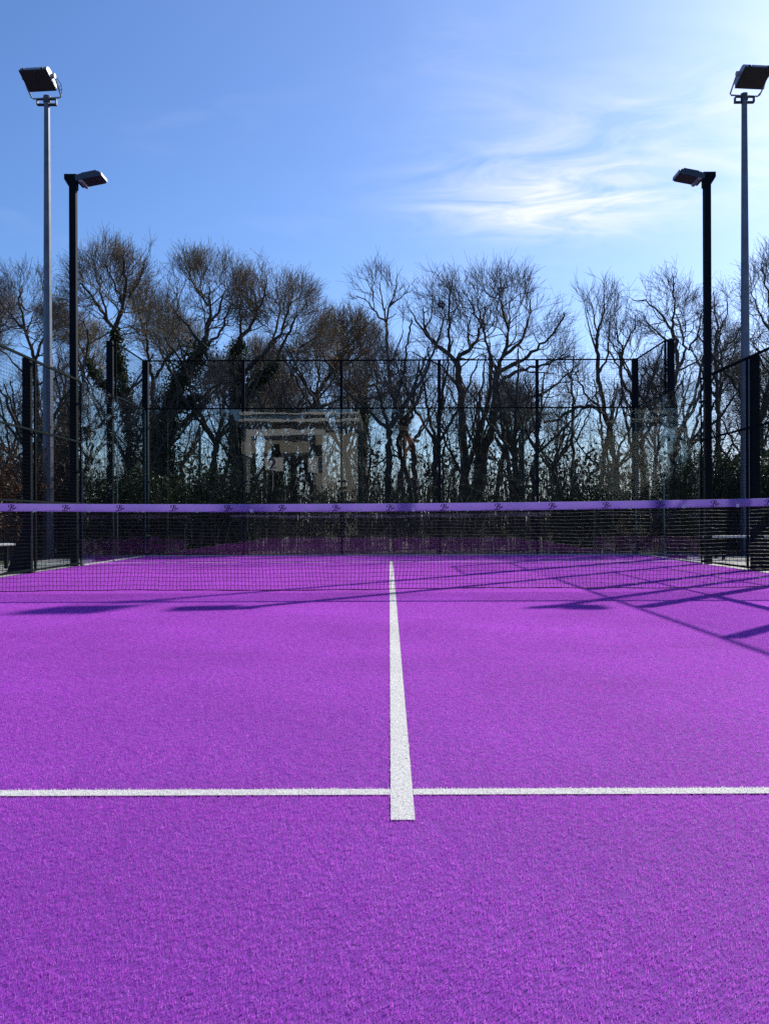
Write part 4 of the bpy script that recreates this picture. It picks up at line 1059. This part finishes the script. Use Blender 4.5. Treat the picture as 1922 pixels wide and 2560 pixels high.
cb = empty('clubhouse', (V_(780, 0, D)[0], -D-3, -0.06), 'cream clubhouse with white porch, mirrored in the glass end wall', 'clubhouse')
co = Matrix.Translation(-Vector(cb.location))
def cpart(name, mat, rects, D_, th):
    mb = MB()
    for q in rects: rect(mb, *q, D_, th)
    return mb.xform(co).obj(name, mat, cb)
cpart('wall', M['render_wall'], [(790,886,1042,1400)], D+1.2, 5)
cpart('wall', M['render_wall'], [(604,789,1062,1142)], D+1.6, 4)
cpart('fascia', M['fascia_white'], [(598,900,1029,1034),(598,900,1046,1052)], D+0.5, 6)
cpart('fascia_panel', M['fascia_blue'], [(600,760,1034.3,1045.7)], D+0.6, 5)
cpart('porch_beam', M['fascia_white'], [(616,812,1072,1088)], D+0.02, 0.25)
cpart('porch_post', M['fascia_white'], [(616,628,1088.3,1400)], D+0.03, 0.2)
cpart('porch_post', M['fascia_white'], [(806,815,1088.3,1400)], D+0.03, 0.2)
cpart('window', M['dark_glass'], [(682,700,1108,1138)], D+1.55, 0.04)
cpart('window', M['dark_glass'], [(780,806,1112,1138)], D+1.15, 0.04)
cpart('porch_panel', M['fascia_white'], [(770,812,1143,1182)], D+0.3, 0.06)
ws = empty('number_sign', (V_(684, 0, D)[0], -D+0.4, -0.06), 'pale board with the number 2, mirrored in the glass end wall', 'sign')
x0, z1 = V_(662, 1142, D-0.4); x1, z0 = V_(708, 1177, D-0.4)
mb = MB(); mb.bbox(x0-ws.location.x, x1-ws.location.x, -0.03, 0.0, z0+0.06, z1+0.06, 0.005); mb.obj('board', M['fascia_white'], ws)
mb = MB(); mb.tube([(0, -0.05, 0), (0, -0.05, z1+0.05)], 0.03, 8); mb.obj('post', M['lamp_light'], ws)
cu = bpy.data.curves.new('number', 'FONT'); cu.body = '2'; cu.size = 0.80; cu.extrude = 0.004; cu.offset = 0.022; cu.align_x = 'CENTER'; cu.align_y = 'CENTER'
tmp_ = bpy.data.objects.new('number_curve', cu); COL.objects.link(tmp_); bpy.context.view_layer.update()
nme = bpy.data.meshes.new_from_object(tmp_.evaluated_get(bpy.context.evaluated_depsgraph_get())); nme.name = 'number'; bpy.data.objects.remove(tmp_)
nme.materials.clear(); nt_ = mobj('number', nme, M['logo'], ws)
nt_.location = (V_(681, 0, D-0.4)[0] - ws.location.x, 0.006, (z0+z1)/2 + 0.06); nt_.rotation_euler = (R(90), 0, 0); nt_.scale = (1, 1, 1)
hedge('screen_laurel_hedge', 'clipped laurel hedge added to screen reflections along the foot of the end wall', 'hedge', (-13, 13), (-7.6, -6.6), 2.15, 22000, M['needle'], M['stem'], 46, 0.20)  # hedge added to keep the pale clubhouse foot out of the reflection
def screen_conifer(label, px, top, D, w, seed):  # evergreens added as occluders, keeping bright sky out of the glass reflection
    r = np.random.default_rng(seed)
    x, zt = V_(px, top, D); zt += 0.06
    e_ = empty('screen_evergreen', (x, -D, -0.06), label, 'tree', 'evergreen trees added to block sky mirrored in the end wall')
    mb = MB(); mb.tube([(0,0,0), (0.05,0,zt*0.4), (0,0,zt*0.92)], [0.24, 0.16, 0.04], 8); mb.obj('trunk', M['bark'], e_)
    n = 9000
    u = r.random(n)**0.9; z = zt*(0.06 + 0.94*u)
    rr = 1.5*w*(np.sin(np.pi*np.clip(0.25 + 0.75*u, 0, 1))**0.45)*(0.75 + 0.25*np.sin(z*2.1 + seed)) * r.random(n)**0.35
    a = r.uniform(0, 2*np.pi, n); c = np.stack([np.cos(a)*rr, np.sin(a)*rr, z], 1) + r.normal(0, 0.12, (n, 3))
    V, T, rn = leaves(c, 0.50, r, 0.2, 0.8)
    mobj('crown', raw_mesh('crown', V, [T], rn), M['needle'], e_)['kind'] = 'stuff'
for i_, (px_, top_, D_, w_, wh_) in enumerate([(300, 985, 22, 2.6, 'at the far left of'), (455, 1010, 24, 2.4, 'in the first panel of'), (560, 1050, 27, 2.2, 'beside the clubhouse in'), (930, 1020, 30, 2.6, 'between clubhouse and brick house in'),
        (1185, 1000, 24, 2.9, 'right of the brick house in'), (1290, 1035, 28, 2.6, 'in the fourth panel of'), (1480, 1010, 36, 3.2, 'behind the hipped house in'), (1660, 975, 24, 3.0, 'at the far right of'), (690, 1000, 38, 3.4, 'behind the clubhouse roof in'), (1080, 985, 40, 3.4, 'behind the brick house in'), (1385, 990, 33, 3.0, 'beside the hipped house in')]):
    screen_conifer('added dark evergreen tree ' + wh_ + ' the mirror image in the glass', px_, top_, D_, w_, 300 + i_)
def house(name, label, px0, px1, eave, ridge, D, wall, lower, hip):
    x0, ze = V_(px0, eave, D); x1, zr = V_(px1, ridge, D)
    e_ = empty(name, ((x0+x1)/2, -D-4, -0.06), label, 'house'); w = (x1-x0)/2; ze += 0.06; zr += 0.06
    mb = MB(); mb.box(-w, w, -3.5, 4.0, ze*0.52, ze); mb.obj('upper_wall', wall, e_)
    mb = MB(); mb.box(-w, w, -3.5, 4.003, 0, ze*0.52-0.001); mb.obj('lower_wall', lower, e_)
    mb = MB(); o = 0.35; q = w*0.45 if hip else w + o
    mb.add([(-w-o,-3.9,ze),(w+o,-3.9,ze),(w+o,4.4,ze),(-w-o,4.4,ze),(-q,0.2,zr),(q,0.2,zr)], [(0,1,5,4),(2,3,4,5),(1,2,5),(3,0,4),(3,2,1,0)]); rf = mb.obj('roof', M['roof_tile'], e_)
    mb = MB(); mb.box(-w*0.5, -w*0.5+0.7, -0.5, 0.2, ze, zr+0.7); mb.obj('chimney', M['brick'], rf)
    for k in (-0.5, 0.5):
        for zz_ in (0.25, 0.72):
            mb = MB(); mb.box(k*w-0.5, k*w+0.5, 4.004, 4.06, ze*zz_-0.5, ze*zz_+0.5); f = mb.obj('window', M['fascia_white'], e_)
            mb = MB(); mb.box(k*w-0.42, k*w+0.42, 4.061, 4.07, ze*zz_-0.42, ze*zz_+0.42); mb.obj('pane', M['dark_glass'], f)
    mb = MB(); mb.box(-0.45, 0.45, 4.004, 4.05, 0, 2.0); mb.obj('door', M['door_blue'], e_)
    return e_
house('brick_house', 'red brick house with cream ground floor, mirrored in the glass end wall', 1012, 1110, 1078, 1050, 26, M['brick'], M['render_wall'], False)
house('hipped_house', 'dark house with hipped roof, mirrored in the right of the end wall', 1340, 1640, 1165, 1085, 30, M['roof_tile'], M['roof_tile'], True)
